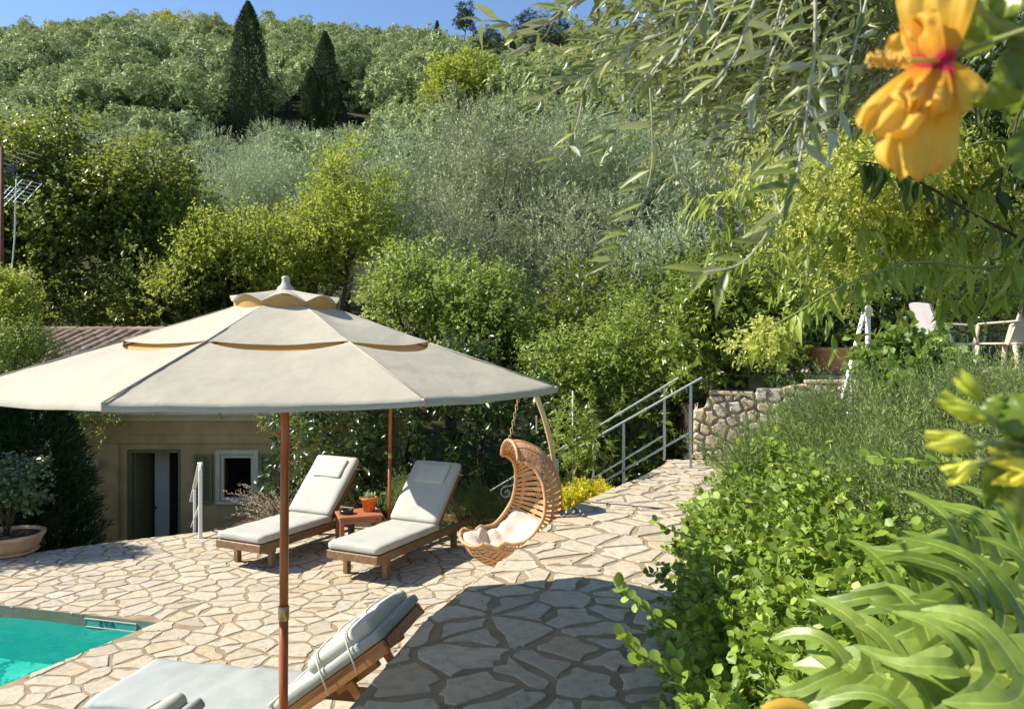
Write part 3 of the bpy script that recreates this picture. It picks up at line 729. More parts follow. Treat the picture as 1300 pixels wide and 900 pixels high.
one('fascia', M['cream'], lambda b: (hb(b, -13.6, -2.2, 12.22, Y0 - .003, 1.34, 1.50, .01), hb(b, -13.6, -2.2, 12.16, 12.217, 1.44, 1.53, .005), hb(b, -13.55, -2.25, 12.52, Y0 - .004, 1.22, 1.337, .005)), house)
for z_ in (1.0,):
    one('lintel_band', M['plaster'], lambda b: (hb(b, -6.95, -2.6, Y0 - .03, Y0 - .002, .84, .98, .006), hb(b, -6.95, -6.55, Y0 - .032, Y0 - .002, -1.4, .836, .006)), house)
def frame(b, x0, x1, z0, z1, w, y0, y1, sill=True):
    hb(b, x0, x0 + w, y0, y1, z0, z1, .004); hb(b, x1 - w, x1, y0, y1, z0, z1, .004); hb(b, x0 + w, x1 - w, y0, y1, z1 - w, z1, .004)
    if sill: hb(b, x0 + w, x1 - w, y0, y1, z0, z0 + w, .004)
one('door_frame', M['sage'], lambda b: frame(b, -6.42, -5.52, -1.39, .738, .06, Y0 + .03, Y0 + .14, False), house)
dl = one('door', M['sage'], lambda b: (hb(b, -6.37, -6.33, Y0 + .14, Y0 + .92, -1.37, .66, .004), hb(b, -6.328, -6.318, Y0 + .22, Y0 + .84, -1.2, -.45), hb(b, -6.328, -6.318, Y0 + .22, Y0 + .84, -.3, .5)), house)
one('inner_door', M['interior'], lambda b: (hb(b, -6.20, -5.95, 13.12, 13.16, -1.37, .66, .004),), house)
one('door_handle', M['darkmetal'], lambda b: (b.lathe([(0, 0), (.03, .0), (.035, .03), (.0, .05)], 10, (-6.17 - HO.x, 13.07 - HO.y, -.35 - HO.z)),), house)
wf = one('window', M['cream'], lambda b: frame(b, -4.86, -4.30, -.118, .648, .055, Y0 + .01, Y0 + .10), house)
one('pane', M['glass'], lambda b: hb(b, -4.80, -4.36, Y0 + .05, Y0 + .056, -.06, .59), wf)
one('sill', M['cream'], lambda b: hb(b, -4.93, -4.23, Y0 - .06, Y0 + .0, -.17, -.12, .006), wf)
one('window_trim', M['cream'], lambda b: frame(b, -4.94, -4.22, -.118, .73, .075, Y0 - .02, Y0 - .003, False), wf)
def shutter(x0, x1, rz):
    t = one('shutter', M['sage'], lambda b: (frame(b, x0, x1, -.15, .66, .045, Y0 - .07, Y0 - .035), hb(b, (x0 + x1) / 2 - .02, (x0 + x1) / 2 + .02, Y0 - .066, Y0 - .038, -.1, .61)), house)
    for k in range(16):
        one('slat', M['sage'], lambda b: b.box(((x0 + x1) / 2 - HO.x, Y0 - .053 - HO.y, -.09 + k * .043 - HO.z), (x1 - x0 - .09, .03, .008), Matrix.Rotation(R(35), 3, 'X')), t)
shutter(-5.28, -4.97, 0); shutter(-4.19, -3.86, 0)
b = MB(); b.lathe([(0, 0), (.05, 0), (.06, .12), (.045, .16), (0, .17)], 12, (-6.9 - HO.x, Y0 - .09 - HO.y, .42 - HO.z)); b.box((-6.9 - HO.x, Y0 - .02 - HO.y, .5 - HO.z), (.05, .04, .08)); link('wall_lamp', b.mesh('wall_lamp', M['cream']), house)
b = MB(); b.lathe([(.03, 0), (.09, .02), (.16, .3), (.2, 1.0), (.14, 1.25), (.05, 1.34), (0, 1.35)], 14, (0, 0, 0))
o = tag(link('hanging_coat', b.mesh('hanging_coat', simple_mat('dark_cloth', (.012, .012, .014), .9, .1)), None, (-6.06, 14.3, -.72)), 'long dark coat hanging inside the open doorway', 'coat')
o.scale = (.9, .6, .9)
dr = thing('chest', 'dark chest standing behind the house window', 'cabinet', (-4.75, 14.4, -1.39))
one('body', simple_mat('dark_cabinet', (.05, .05, .055), .5), lambda b: b.box((0, 0, .72), (.75, .45, 1.44), bev=.02), dr)
one('top', M['darkmetal'], lambda b: b.box((0, 0, 1.46), (.8, .5, .035), bev=.01), dr)
b = MB(); b.lathe([(.07, 0), (.08, .03), (.03, .25), (.012, .33), (0, .34)], 12)
tag(link('vase', b.mesh('vase', M['black']), None, (-4.85, 14.4, .09)), 'dark cone shaped vase on the chest behind the window', 'vase')
# roof
SL = math.atan2(2.77 - 1.52, 17.0 - 12.15); RO = Vector((0, 12.15, 1.52))
def roofp(x, s, h=0):  # s metres up the slope from the eave
    return Vector((x, RO.y + s * math.cos(SL) - h * math.sin(SL), RO.z + s * math.sin(SL) + h * math.cos(SL)))
Ls = (17.0 - 12.15) / math.cos(SL)
b = MB(); P = [roofp(-14, 0), roofp(-2, 0), roofp(-2, Ls), roofp(-14, Ls), Vector((-2, 18.5, 2.30)), Vector((-14, 18.5, 2.30))]
P = [p - HO for p in P]; dn = Vector((0, 0, -.09)); Q = [p + dn for p in P]
b.add(P + Q, [(0, 1, 2, 3), (3, 2, 4, 5), (6, 9, 8, 7), (9, 11, 10, 8), (0, 6, 7, 1), (1, 7, 8, 2), (2, 8, 10, 4), (5, 11, 9, 3), (3, 9, 6, 0), (4, 10, 11, 5)])
roof = link('roof', b.mesh('roof', M['tile']), house)
def tile_geom(r0=.098, r1=.080, L=.42, th=.016):
    b = MB(); n = 6
    ring = lambda r, y: [(-r * math.cos(math.pi * k / n), y, r * .72 * math.sin(math.pi * k / n)) for k in range(n + 1)]
    vs = ring(r0, 0) + ring(r1, L) + ring(r0 - th, 0) + ring(r1 - th, L); m = n + 1
    fs = [(k, k + 1, m + k + 1, m + k) for k in range(n)] + [(2 * m + k + 1, 2 * m + k, 3 * m + k, 3 * m + k + 1) for k in range(n)] + [(k + 1, k, 2 * m + k, 2 * m + k + 1) for k in range(n)]
    b.add(vs, fs); return b
tg = tile_geom(); tile_me = tg.mesh('roof_tile', M['tile']); gt = np.random.default_rng(4); tl = []
for c_ in range(50):
    for r_ in range(15):
        x = -13.9 + c_ * .238; s = .02 + r_ * .338
        p = roofp(x, s, .035); px = 650 + F * p.x / p.y; py = HZ + F * (EYE - p.z) / p.y
        tl.append((abs(px - 90) + 2.0 * abs(py - 436) + (400 if px > 160 or px < -10 else 0), x, s))
tl.sort(); rest = MB()
for k, (kk, x, s) in enumerate(tl):
    mt = Matrix.Translation(roofp(x + gt.normal(0, .006), s, .022 + gt.uniform(0, .012)) - HO) @ Matrix.Rotation(SL + R(3.6), 4, 'X') @ Matrix.Rotation(R(gt.normal(0, 1.6)), 4, 'Z')
    if k < 280: o = link('roof_tile', tile_me, roof); o.matrix_local = mt
    else: rest.add([mt @ Vector(v) for v in tg.v], tg.f)
o = link('roof_tiles', rest.mesh('roof_tiles', M['tile']), roof); o['kind'] = 'stuff'
rt = tile_geom(.12, .11, .46, .018).mesh('ridge_tile', M['tile'])
for k in range(29):
    o = link('ridge_tile', rt, roof); o.matrix_local = Matrix.Translation(Vector((-13.9 + k * .41, 17.0, 2.80 + gt.uniform(0, .012))) - HO) @ Matrix.Rotation(R(-90), 4, 'Z') @ Matrix.Rotation(R(2), 4, 'X')

# ------------------------------------------------------------------ antenna and masts
an = thing('tv_antenna', 'silver grid television antenna on a thin bowed pale pole', 'antenna', (-10.35, 15.4, 2.35))
one('pole', M['greymetal'], lambda b: b.tube([(0 - .1, 0, -.3), (.0, 0, .6), (.15, 0, 1.5), (.22, 0, 2.3), (.24, 0, 3.1), (.27, 0, 3.75)], .014, 6), an)
for k, (dx, tilt) in enumerate(((-.02, -28), (.42, -28))):
    Bm = MB(); RM = Matrix.Rotation(R(14), 3, 'Y') @ Matrix.Rotation(R(-38), 3, 'X')
    for i in range(7): z = -.30 + i * .10; a_, c_ = RM @ Vector((-.2, 0, z)), RM @ Vector((.2, 0, z)); Bm.beam(a_, c_, .009, .009)
    for x in (-.2, 0, .2): Bm.beam(RM @ Vector((x, .008, -.33)), RM @ Vector((x, .008, .33)), .010, .010)
    link('grid_panel', Bm.mesh('grid_panel', M['whitemetal']), an, (dx + .0, -.05, 3.15 + .1 * k))
one('boom', M['darkmetal'], lambda b: (b.beam((-.25, -.02, 3.55), (.75, -.02, 3.6), .016, .016), b.box((.2, -.04, 3.7), (.16, .1, .14))), an)
for k in range(6): one('element', M['whitemetal'], lambda b: b.beam((-.2 + k * .16, -.28, 3.78 + .05 * k), (-.2 + k * .16, .28, 3.80 + .05 * k), .01, .01), an)
ma = thing('mast', 'dark rusty mast at the left edge beside the antenna', 'mast', (-9.85, 14.6, 2.0))
one('tube', M['rust'], lambda b: b.tube([(0, 0, 0), (0, 0, 4.3)], .035, 8), ma)
one('cable', M['strap'], lambda b: b.tube([(-.05, -.05, 0), (-.045, -.04, 2), (-.05, -.05, 3.6)], .008, 5), ma)

# ------------------------------------------------------------------ furniture
def cushion(name, L, W, T, r, puff=.01, amp=.004, nx=24, ny=12, seed=0, lobes=0, mat=None, x0=0.0):
    """rounded padded slab from x0..x0+L, y -W/2..W/2, z 0..T"""
    bm = bmesh.new(); V = {}
    def vert(i, j, k):
        key = (i, j, k)
        if key not in V: V[key] = bm.verts.new((x0 + L * i / nx, -W / 2 + W * j / ny, T * k / 4))
        return V[key]
    for i in range(nx):
        for j in range(ny): bm.faces.new((vert(i, j, 4), vert(i + 1, j, 4), vert(i + 1, j + 1, 4), vert(i, j + 1, 4))); bm.faces.new((vert(i, j, 0), vert(i, j + 1, 0), vert(i + 1, j + 1, 0), vert(i + 1, j, 0)))
    for i in range(nx):
        for k in range(4): bm.faces.new((vert(i, 0, k), vert(i + 1, 0, k), vert(i + 1, 0, k + 1), vert(i, 0, k + 1))); bm.faces.new((vert(i, ny, k), vert(i, ny, k + 1), vert(i + 1, ny, k + 1), vert(i + 1, ny, k)))
    for j in range(ny):
        for k in range(4): bm.faces.new((vert(0, j, k), vert(0, j, k + 1), vert(0, j + 1, k + 1), vert(0, j + 1, k))); bm.faces.new((vert(nx, j, k), vert(nx, j + 1, k), vert(nx, j + 1, k + 1), vert(nx, j, k + 1)))
    lo = Vector((x0 + r, -W / 2 + r, r)); hi = Vector((x0 + L - r, W / 2 - r, T - r))
    for v in bm.verts:
        p = v.co; q = Vector([min(max(p[a], lo[a]), hi[a]) for a in range(3)]); d = p - q
        if d.length > 1e-6: v.co = q + d.normalized() * min(r, d.length)
        u = 2 * (p.x - x0) / L - 1; w = 2 * p.y / W
        f = max(0, 1 - u * u) * max(0, 1 - w * w)
        if lobes and p.z > T * .4: f -= .9 * math.exp(-((w + .15) / .10) ** 2) * max(0, 1 - u * u)
        s = 1 if p.z > T * .4 else -.2
        v.co.z += s * (puff * f + amp * noise.noise(Vector((p.x * 7, p.y * 7, seed))) + amp * .6 * noise.noise(Vector((p.x * 18, p.y * 5, seed + 5))))
    bmesh.ops.recalc_face_normals(bm, faces=bm.faces)
    for f in bm.faces: f.smooth = True
    me = bpy.data.meshes.new(name); bm.to_mesh(me); bm.free(); me.materials.append(mat or M['mattress']); return me
def lounger(label, loc, rz, wm, ang, style, group='wooden sun loungers on the terrace'):
    t = thing('sun_lounger', label, 'sun lounger', loc, rz, group)
    J = 1.18; BL = .80; zt = .30; a = R(ang); W = .66
    for s in (-1, 1): one('side_rail', wm, lambda b: b.box((.98, s * (W / 2 - .02), zt - .045), (1.96, .034, .09), bev=.005), t)
    one('end_rail', wm, lambda b: b.box((-.018, 0, zt - .045), (.032, W - .01, .085), bev=.005), t)
    one('end_rail', wm, lambda b: b.box((1.975, 0, zt - .045), (.03, W - .01, .085), bev=.005), t)
    for x in (.22, 1.62):
        for s in (-1, 1): one('leg', wm, lambda b: b.box((x, s * (W / 2 - .075), (zt - .03) / 2), (.065, .062, zt - .03), bev=.005), t)
    one('stretcher', wm, lambda b: b.box((.225, 0, .155), (.028, W - .225, .05), bev=.004), t)
    one('stretcher', wm, lambda b: b.box((.215, 0, zt - .112), (.05, W - .05, .034), bev=.004), t)
    one('stretcher', wm, lambda b: b.box((1.62, 0, .155), (.028, W - .225, .05), bev=.004), t)
    sl = MB(); sl.box((0, 0, 0), (.06, W - .075, .016), bev=.003); sme = sl.mesh('slat', wm)
    for k in range(12): link('slat', sme, t, (.07 + k * .094, 0, zt - .012))
    br = one('backrest_frame', wm, lambda b: [b.box((BL / 2, s * (W / 2 - .045 if style != 'near' else W / 2 - .03), .0), (BL + .04, .032, .075), bev=.004) for s in (-1, 1)] + [b.box((BL + .01, 0, 0), (.03, W - .13, .06), bev=.004)], t)
    br.location = (J, 0, zt + .035); br.rotation_euler = (0, -a, 0)
    for k in range(7): link('slat', sme, br, (.08 + k * .108, 0, .022)).scale = (1, .93, 1)
    for s in (-1, 1): one('support_strut', wm, lambda b: b.beam((J + .5 * math.cos(a), s * .25, zt + .02 + .5 * math.sin(a)), (J + .5 * math.cos(a) + .30, s * .25, zt - .08), .03, .05, .004), t)
    T = .07 if style == 'near' else .085
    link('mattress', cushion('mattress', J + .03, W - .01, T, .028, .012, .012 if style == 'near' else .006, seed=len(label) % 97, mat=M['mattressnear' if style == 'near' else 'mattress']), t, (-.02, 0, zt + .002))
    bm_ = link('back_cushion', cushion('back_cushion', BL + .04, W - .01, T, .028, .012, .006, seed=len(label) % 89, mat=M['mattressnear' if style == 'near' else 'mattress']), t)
    bm_.location = (J, 0, zt + .07) ; bm_.rotation_euler = (0, -a, 0)
    bm_.location = Vector((J, 0, zt + .035)) + Vector((-math.sin(a), 0, math.cos(a))) * .035
    if style == 'near':
        pw = link('pillow', cushion('pillow', .47, W - .06, .085, .040, .022, .006, nx=20, ny=20, seed=3, lobes=1, mat=M['pillow']), bm_, (BL - .46, 0, T - .015))
        for x in (.12, .33):
            pts = []
            for k in range(25):
                w = -1 + 2 * k / 24; yy = w * (W / 2 + .005); zz = .088 + .024 * (1 - w * w) - .026 * math.exp(-((w + .15) / .12) ** 2)
                if abs(w) > .9: zz -= (abs(w) - .9) * .55
                pts.append((x + .02 * w, yy, zz))
            pts = [(x - .06, -W / 2 - .012, -.12), (x - .03, -W / 2 - .012, -.02)] + pts + [(x + .03, W / 2 + .012, -.08)]
            one('strap', M['strap'], lambda b: b.tube(pts, .0055, 6), pw)
        one('strap', M['strap'], lambda b: b.box((.06, 0, T * .5), (.022, W + .004, T + .022), bev=.004), bm_)
        one('bolt', M['brass'], lambda b: [b.lathe([(0, 0), (.008, 0), (.008, .006), (0, .008)], 8, (x, 0, 0)) for x in (0,)], br, loc=(.12, -W / 2 + .012, .01), rot=(R(90), 0, 0))
        one('bolt', M['brass'], lambda b: b.lathe([(0, 0), (.013, 0), (.013, .008), (0, .012)], 10), br, loc=(.02, -W / 2 + .012, -.01), rot=(R(90), 0, 0))
        one('bracket', wm, lambda b: [b.box((.52, s * .2, -.055), (.30, .04, .05), bev=.004) for s in (-1, 1)] + [b.box((.5, 0, -.06), (.05, W - .1, .03), bev=.003)], br)
    else:
        link('head_pad', cushion('head_pad', .27, .42, .025, .011, .012, .003, nx=12, ny=12, seed=5, mat=M['pillow']), bm_, (BL - .30, -.01, T + .004))
        for s in (-1, 1): one('tie', M['strap'], lambda b: b.tube([(BL - .1, s * (W / 2 - .01), .05), (BL - .09, s * (W / 2 + .012), 0), (BL - .05, s * (W / 2 + .014), -.06)], .005, 5), bm_)
    return t
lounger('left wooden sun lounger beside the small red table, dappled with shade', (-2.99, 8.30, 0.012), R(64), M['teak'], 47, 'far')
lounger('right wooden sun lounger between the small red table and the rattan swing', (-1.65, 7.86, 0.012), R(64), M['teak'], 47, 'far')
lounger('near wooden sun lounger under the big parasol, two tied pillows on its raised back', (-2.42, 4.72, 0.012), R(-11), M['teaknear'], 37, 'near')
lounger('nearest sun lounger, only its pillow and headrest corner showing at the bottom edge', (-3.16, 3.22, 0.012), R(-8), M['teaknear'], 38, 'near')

# side table with pot and ashtray
tb = thing('side_table', 'small red stained wooden table between two loungers', 'table', (-1.86, 9.15, .012), R(20))
one('tabletop', M['redwood'], lambda b: b.box((0, 0, .425), (.52, .50, .03), bev=.006), tb)
for x in (-.22, .22):
    for y in (-.21, .21): one('leg', M['redwood'], lambda b: b.box((x, y, .205), (.05, .05, .41), bev=.004), tb)
for y in (-.21, .21): one('apron', M['redwood'], lambda b: b.box((0, y, .38), (.388, .022, .06), bev=.002), tb)
for x in (-.22, .22): one('apron', M['redwood'], lambda b: b.box((x, 0, .38), (.022, .368, .06), bev=.002), tb)
def pot(name, label, loc, prof, mat, n=28, rim=None, cat='flower pot'):
    t = thing(name, label, cat, loc); b = MB(); b.lathe(prof, n); link('bowl', b.mesh('bowl', mat), t)
    b = MB(); r = prof[-1][0]; b.lathe([(0, prof[-1][1]), (r, prof[-1][1])], n); link('soil', b.mesh('soil', M['soil']), t); return t
tp = pot('clay_pot', 'small orange clay pot with a succulent on the red table', (-1.74, 9.20, .455), [(.055, 0), (.068, .005), (.088, .13), (.098, .135), (.100, .165), (.088, .168), (.082, .145)], M['orange'])
g = np.random.default_rng(50)
P = np.zeros((60, 3)); P[:, 2] = .14; P[:, :2] = g.normal(0, .035, (60, 2)); D = unit(np.c_[g.normal(0, .45, (60, 2)), np.ones(60)])
link('succulent', leaves_mesh('succulent', P, D, unit(g.normal(0, 1, (60, 3))), .11 * g.uniform(.5, 1, 60), .016, g.random(60), M['L_olive'], 'oval'), tp)
ash = thing('ashtray', 'black glazed round ashtray on the red table', 'ashtray', (-1.98, 9.05, .453))
one('dish', M['black'], lambda b: b.lathe([(0, 0), (.075, 0), (.085, .01), (.078, .022), (.085, .032), (.080, .05), (.068, .05), (.064, .02), (0, .018)], 20), ash)

# ------------------------------------------------------------------ parasols
def parasol(label, loc, R0, zr, rot, mat_pole, lean=(0, 0), pole_r=.024, base=True):
    t = thing('parasol', label, 'parasol', loc); t.rotation_euler = (lean[0], lean[1], 0)
    k_ = R0 / 1.48
    prof = lambda r: zr + np.interp(r / k_, [0, .25, .79, 1.48], [.50, .415, .226, 0]) * k_
    def ribp(i, r): a = rot + i * math.pi / 4; return Vector((r * math.cos(a), r * math.sin(a), float(prof(r))))
    def panel(i, ra, rb, name, mat, lift=0, cut=0, hem=0, sag=.014, nu=16, nv=14, wav=0, edgelift=0):
        vs = []; fs = []
        for v in range(nv + 1):
            for u in range(nu + 1):
                s = u / nu; r = ra + (rb - ra) * v / nv
                if cut: r += cut * 4 * s * (1 - s) * (1 - v / nv)
                rr = r
                p = ribp(i, rr).lerp(ribp(i + 1, rr), s)
                bell = 4 * s * (1 - s)
                p.z += lift - sag * bell * (.4 + .6 * v / nv) + edgelift * math.sin(math.pi * s) ** 1.0 * (v / nv) ** 1.5
                p.z += .006 * noise.noise(Vector((p.x * 5, p.y * 5, i * 3.1))) + .003 * noise.noise(Vector((s * 3, r * 16, i * 1.7)))
                if hem and v == nv: rad = Vector((p.x, p.y, 0)).normalized(); p -= rad * .012 * bell
                vs.append(p)
        m = nu + 1
        if hem:
            for u in range(m): p = vs[nv * m + u].copy(); p.z -= hem; vs.append(p)
            nv2 = nv + 1
        else: nv2 = nv
        for v in range(nv2):
            for u in range(nu): fs.append((v * m + u, v * m + u + 1, (v + 1) * m + u + 1, (v + 1) * m + u))
        b = MB(); b.add(vs, fs, True); return link(name, b.mesh(name, mat), t)
    for i in range(8):
        panel(i, .79 * k_, R0, 'canopy_panel', M['canopy'], cut=.115 * k_, hem=.02)
        panel(i, .24 * k_, .795 * k_, 'upper_canopy_panel', M['canopy'], lift=.005)
        panel(i, .72 * k_, 1.0 * k_, 'vent_strip', M['liner'], lift=-.022, nu=6, nv=3)
        # top cap: arched edge over a tan ring
        vs = []; nu, nv = 10, 5
        for v in range(nv + 1):
            for u in range(nu + 1):
                s = u / nu; r = .285 * k_ * v / nv; a = rot + (i + s) * math.pi / 4
                p = Vector((r * math.cos(a), r * math.sin(a), zr + k_ * (.515 - .080 * (v / nv) ** 1.3 + .038 * math.sin(math.pi * s) ** 1.1 * (v / nv) ** 2)))
                vs.append(p)
        m = nu + 1; b = MB(); b.add(vs, [(v * m + u, v * m + u + 1, (v + 1) * m + u + 1, (v + 1) * m + u) for v in range(nv) for u in range(nu)], True)
        link('cap_panel', b.mesh('cap_panel', M['canopy']), t)
        vs = []
        for v in range(2):
            for u in range(nu + 1):
                s = u / nu; r = .265 * k_; a = rot + (i + s) * math.pi / 4
                zb = zr + k_ * .385; vs.append(Vector((r * math.cos(a), r * math.sin(a), zb if v == 0 else zr + k_ * (.435 + .034 * math.sin(math.pi * s) ** 1.5))))
        b = MB(); b.add(vs, [(u, u + 1, m + u + 1, m + u) for u in range(nu)], True); link('vent_gusset', b.mesh('vent_gusset', M['liner']), t)
        b = MB(); b.tube([ribp(i, r) + Vector((0, 0, .004)) for r in (.26 * k_, .5 * k_, .79 * k_)] , .003, 6); b.tube([ribp(i, r) + Vector((0, 0, .004)) for r in (.79 * k_, 1.1 * k_, R0)], .0032, 6)
        link('seam', b.mesh('seam', M['canopy']), t)
        one('rib', mat_pole, lambda b: b.beam(ribp(i, .05) + Vector((0, 0, -.05)), ribp(i, R0 - .01) + Vector((0, 0, -.022)), .018, .026, .003), t)
        one('strut', mat_pole, lambda b: b.beam((.04 * math.cos(rot + i * math.pi / 4), .04 * math.sin(rot + i * math.pi / 4), zr + .08 * k_), ribp(i, .75 * k_) + Vector((0, 0, -.04)), .014, .02, .003), t)
        b = MB(); q = ribp(i, R0 - .01); b.lathe([(0, -.02), (.009, -.016), (.010, -.004), (.006, .004), (0, .006)], 8, q); link('rib_end_cap', b.mesh('rib_end_cap', M['finial']), t)
    one('pole', mat_pole, lambda b: b.tube([(0, 0, .12), (0, 0, 1.13)], pole_r, 14), t)
    one('upper_pole', mat_pole, lambda b: b.tube([(0, 0, 1.13), (0, 0, zr + .5 * k_)], pole_r * .97, 14), t)
    one('ferrule', M['brass'], lambda b: b.lathe([(pole_r + .001, -.035), (pole_r + .004, -.033), (pole_r + .004, .033), (pole_r + .001, .035)], 16, (0, 0, 1.13)), t)
    one('hub', mat_pole, lambda b: b.lathe([(pole_r, -.06), (.05, -.05), (.05, .02), (pole_r, .03)], 16, (0, 0, zr + .09 * k_)), t)
    one('peg', mat_pole, lambda b: b.tube([(-.05, 0, zr - .25), (-.02, 0, zr - .25)], .008, 6), t)
    one('finial', M['finial'], lambda b: b.lathe([(.045, 0), (.040, .012), (.022, .030), (.018, .05), (.022, .062), (.014, .07), (0, .072)], 16, (0, 0, zr + .508 * k_)), t)
    if base: one('base', M['cream'], lambda b: b.lathe([(.0, 0), (.24, 0), (.26, .03), (.24, .07), (.06, .09), (.045, .3), (.03, .31)], 28), t)
    return t
umb = parasol('large cream parasol with a reddish wooden pole over the near lounger', (-1.139, 3.752, .0), 1.355, 2.264, R(-73.3 - 2 + 22.5), M['pole'], (0, R(.35)), .0225)
b2 = parasol('farther parasol behind the loungers, its canopy hidden by the large one', (-1.50, 9.2, .0), 1.22, 2.02, R(10), M['pole'], (0, R(.8)), .022)

# ------------------------------------------------------------------ rattan swing chair
sw = thing('rattan_swing_chair', 'curved rattan hanging chair with cream cushion beside the raised path', 'swing chair', (.07, 7.15, .98))
Fd = Vector((-.93, -.36, 0)).normalized(); Ld = Vector((-.36, .93, 0)).normalized(); U = Vector((0, 0, 1))
prof = [(.55, -.33, .30), (.46, -.47, .33), (.26, -.57, .36), (.02, -.56, .38), (-.20, -.43, .40), (-.36, -.20, .40), (-.40, .06, .38), (-.34, .32, .34), (-.20, .50, .29), (-.02, .585, .24), (.10, .59, .215)]
def cr(P, t):
    n = len(P) - 1; x = t * n; i = min(int(x), n - 1); f = x - i
    p = [np.array(P[max(0, min(n, i + k))]) for k in (-1, 0, 1, 2)]
    return .5 * ((2 * p[1]) + (-p[0] + p[2]) * f + (2 * p[0] - 5 * p[1] + 4 * p[2] - p[3]) * f * f + (-p[0] + 3 * p[1] - 3 * p[2] + p[3]) * f ** 3)
def sp(t, s, off=0):
    c = cr(prof, t); c2 = cr(prof, min(1, t + .01)); c1 = cr(prof, max(0, t - .01)); tn = (c2 - c1)[:2]; tn = tn / np.linalg.norm(tn)
    inn = np.array([-tn[1], tn[0]]); ctr = np.array([.15, .0])
    if np.dot(inn, ctr - c[:2]) < 0: inn = -inn
    w = c[2]; dp = .30 * (1 - math.cos(s * math.pi / 2)) * (w / .38) * (1.0 if t > .12 else .45 + 4.5 * t)
    lat = w * math.sin(s * math.pi / 2) ** 1 if True else 0
    q = c[:2] + inn * (dp + off)
    return Fd * q[0] + U * q[1] + Ld * lat
for s in (-1, 1): one('rim', M['rattan'], lambda b: b.tube([sp(k / 40, s) for k in range(41)], .017, 8), sw)
for t_ in (0, 1): one('end_rim', M['rattan'], lambda b: b.tube([sp(t_, -1 + 2 * k / 16) for k in range(17)], .016, 8), sw)
for k in range(1, 40):
    tt = k / 40; dt = .0085
    vs = []; 
    for j in range(11):
        s = -1 + 2 * j / 10
        for dt_ in (-dt, dt):
            for o_ in (0, .007): vs.append(sp(min(1, max(0, tt + dt_)), s, o_))
    fs = []
    for j in range(10):
        a = j * 4; c_ = a + 4
        fs += [(a, c_, c_ + 1, a + 1), (a + 2, a + 3, c_ + 3, c_ + 2), (a, a + 2, c_ + 2, c_), (a + 1, c_ + 1, c_ + 3, a + 3)]
    b = MB(); b.add(vs, fs); link('slat', b.mesh('slat', M['rattan']), sw)
for s in (-.82, -.5, -.17, .17, .5, .82):
    vs = []; K = 60
    for k in range(K + 1):
        for ds in (-.03, .03):
            for o_ in (-.006, .0): vs.append(sp(k / K, s + ds, o_))
    fs = []
    for j in range(K):
        a = j * 4; c_ = a + 4
        fs += [(a, c_, c_ + 1, a + 1), (a + 2, a + 3, c_ + 3, c_ + 2), (a, a + 2, c_ + 2, c_), (a + 1, c_ + 1, c_ + 3, a + 3)]
    b = MB(); b.add(vs, fs); link('band', b.mesh('band', M['rattan']), sw)
Cx = MB(); NU, NV = 34, 18; vs = []
for layer in (.022, .13):
    for i in range(NU + 1):
        for j in range(NV + 1):
            tt = .015 + .46 * i / NU; s = -.86 + 1.72 * j / NV; ed = min(1, min(i, NU - i) / 4) ** .5 * min(1, min(j, NV - j) / 3.5) ** .5
            h = .022 + (layer - .022) * ed; p = sp(tt, s, h)
            if layer > .1: 
                fold = noise.noise(Vector((tt * 14, s * 2.2, 1))) * .035 + .018 * math.sin(s * 11 + 4 * noise.noise(Vector((tt * 6, s, 2)))) * (1 if tt > .2 else .3)
                p += (sp(tt, s, h + fold * ed) - p)
            vs.append(p)
m = NV + 1; N2 = (NU + 1) * m; fs = []
for i in range(NU):
    for j in range(NV):
        a = i * m + j; fs.append((N2 + a, N2 + a + m, N2 + a + m + 1, N2 + a + 1)); fs.append((a, a + 1, a + m + 1, a + m))
for i in range(NU):
    for j in (0, NV): a = i * m + j; fs.append((a, a + m, N2 + a + m, N2 + a))
for j in range(NV):
    for i in (0, NU): a = i * m + j; fs.append((a, a + 1, N2 + a + 1, N2 + a))
Cx.add(vs, fs, True)
tag(link('seat_cushion', Cx.mesh('seat_cushion', M['cushion']), None, (.07, 7.15, .98)), 'crumpled cream cushion lying in the rattan swing chair', 'cushion')
ss = thing('swing_stand', 'straw coloured curved stand with a hook, holding the rattan swing', 'stand', (.6, 7.55, 0))
so = Vector((.6, 7.55, 0)); hk = Vector((.085, 7.2, 2.07))
arch = [Vector((.25, 7.75, .03)), Vector((.40, 7.72, .5)), Vector((.44, 7.6, .95)), Vector((.40, 7.45, 1.40)), Vector((.30, 7.32, 1.80)), Vector((.20, 7.25, 2.03)), Vector((.14, 7.22, 2.085)), hk + Vector((.0, 0, .01))]
arch = [Vector(cr([tuple(p) for p in arch], k / 30)) for k in range(31)]
one('arched_pole', M['standpole'], lambda b: b.tube([p - so for p in arch], .026, 10), ss)
one('base_ring', M['standpole'], lambda b: b.tube([Vector((.1 + .52 * math.cos(a), 7.5 + .5 * math.sin(a), .035)) - so for a in np.linspace(0, 2 * math.pi, 33)], .025, 8), ss)
one('strap', M['strap'], lambda b: b.box(Vector((.235, 7.27, 1.70)) - so, (.012, .02, .17)), ss)
ch = thing('swing_chain', 'short chain hanging the rattan swing from its stand', 'chain', tuple(hk))
top = sp(1, 0) + Vector((.07, 7.15, .98)); n_l = 14
for k in range(n_l):
    c_ = Vector((0, 0, 0)).lerp(top - hk, (k + .5) / n_l); ln = (top - hk).length / n_l * .72
    pts = [c_ + (Vector((math.cos(a) * .011, 0, math.sin(a) * ln)) if k % 2 else Vector((0, math.cos(a) * .011, math.sin(a) * ln))) for a in np.linspace(0, 2 * math.pi, 11)]
    one('chain_link', M['rope'], lambda b: b.tube(pts, .0042, 5, False), ch)

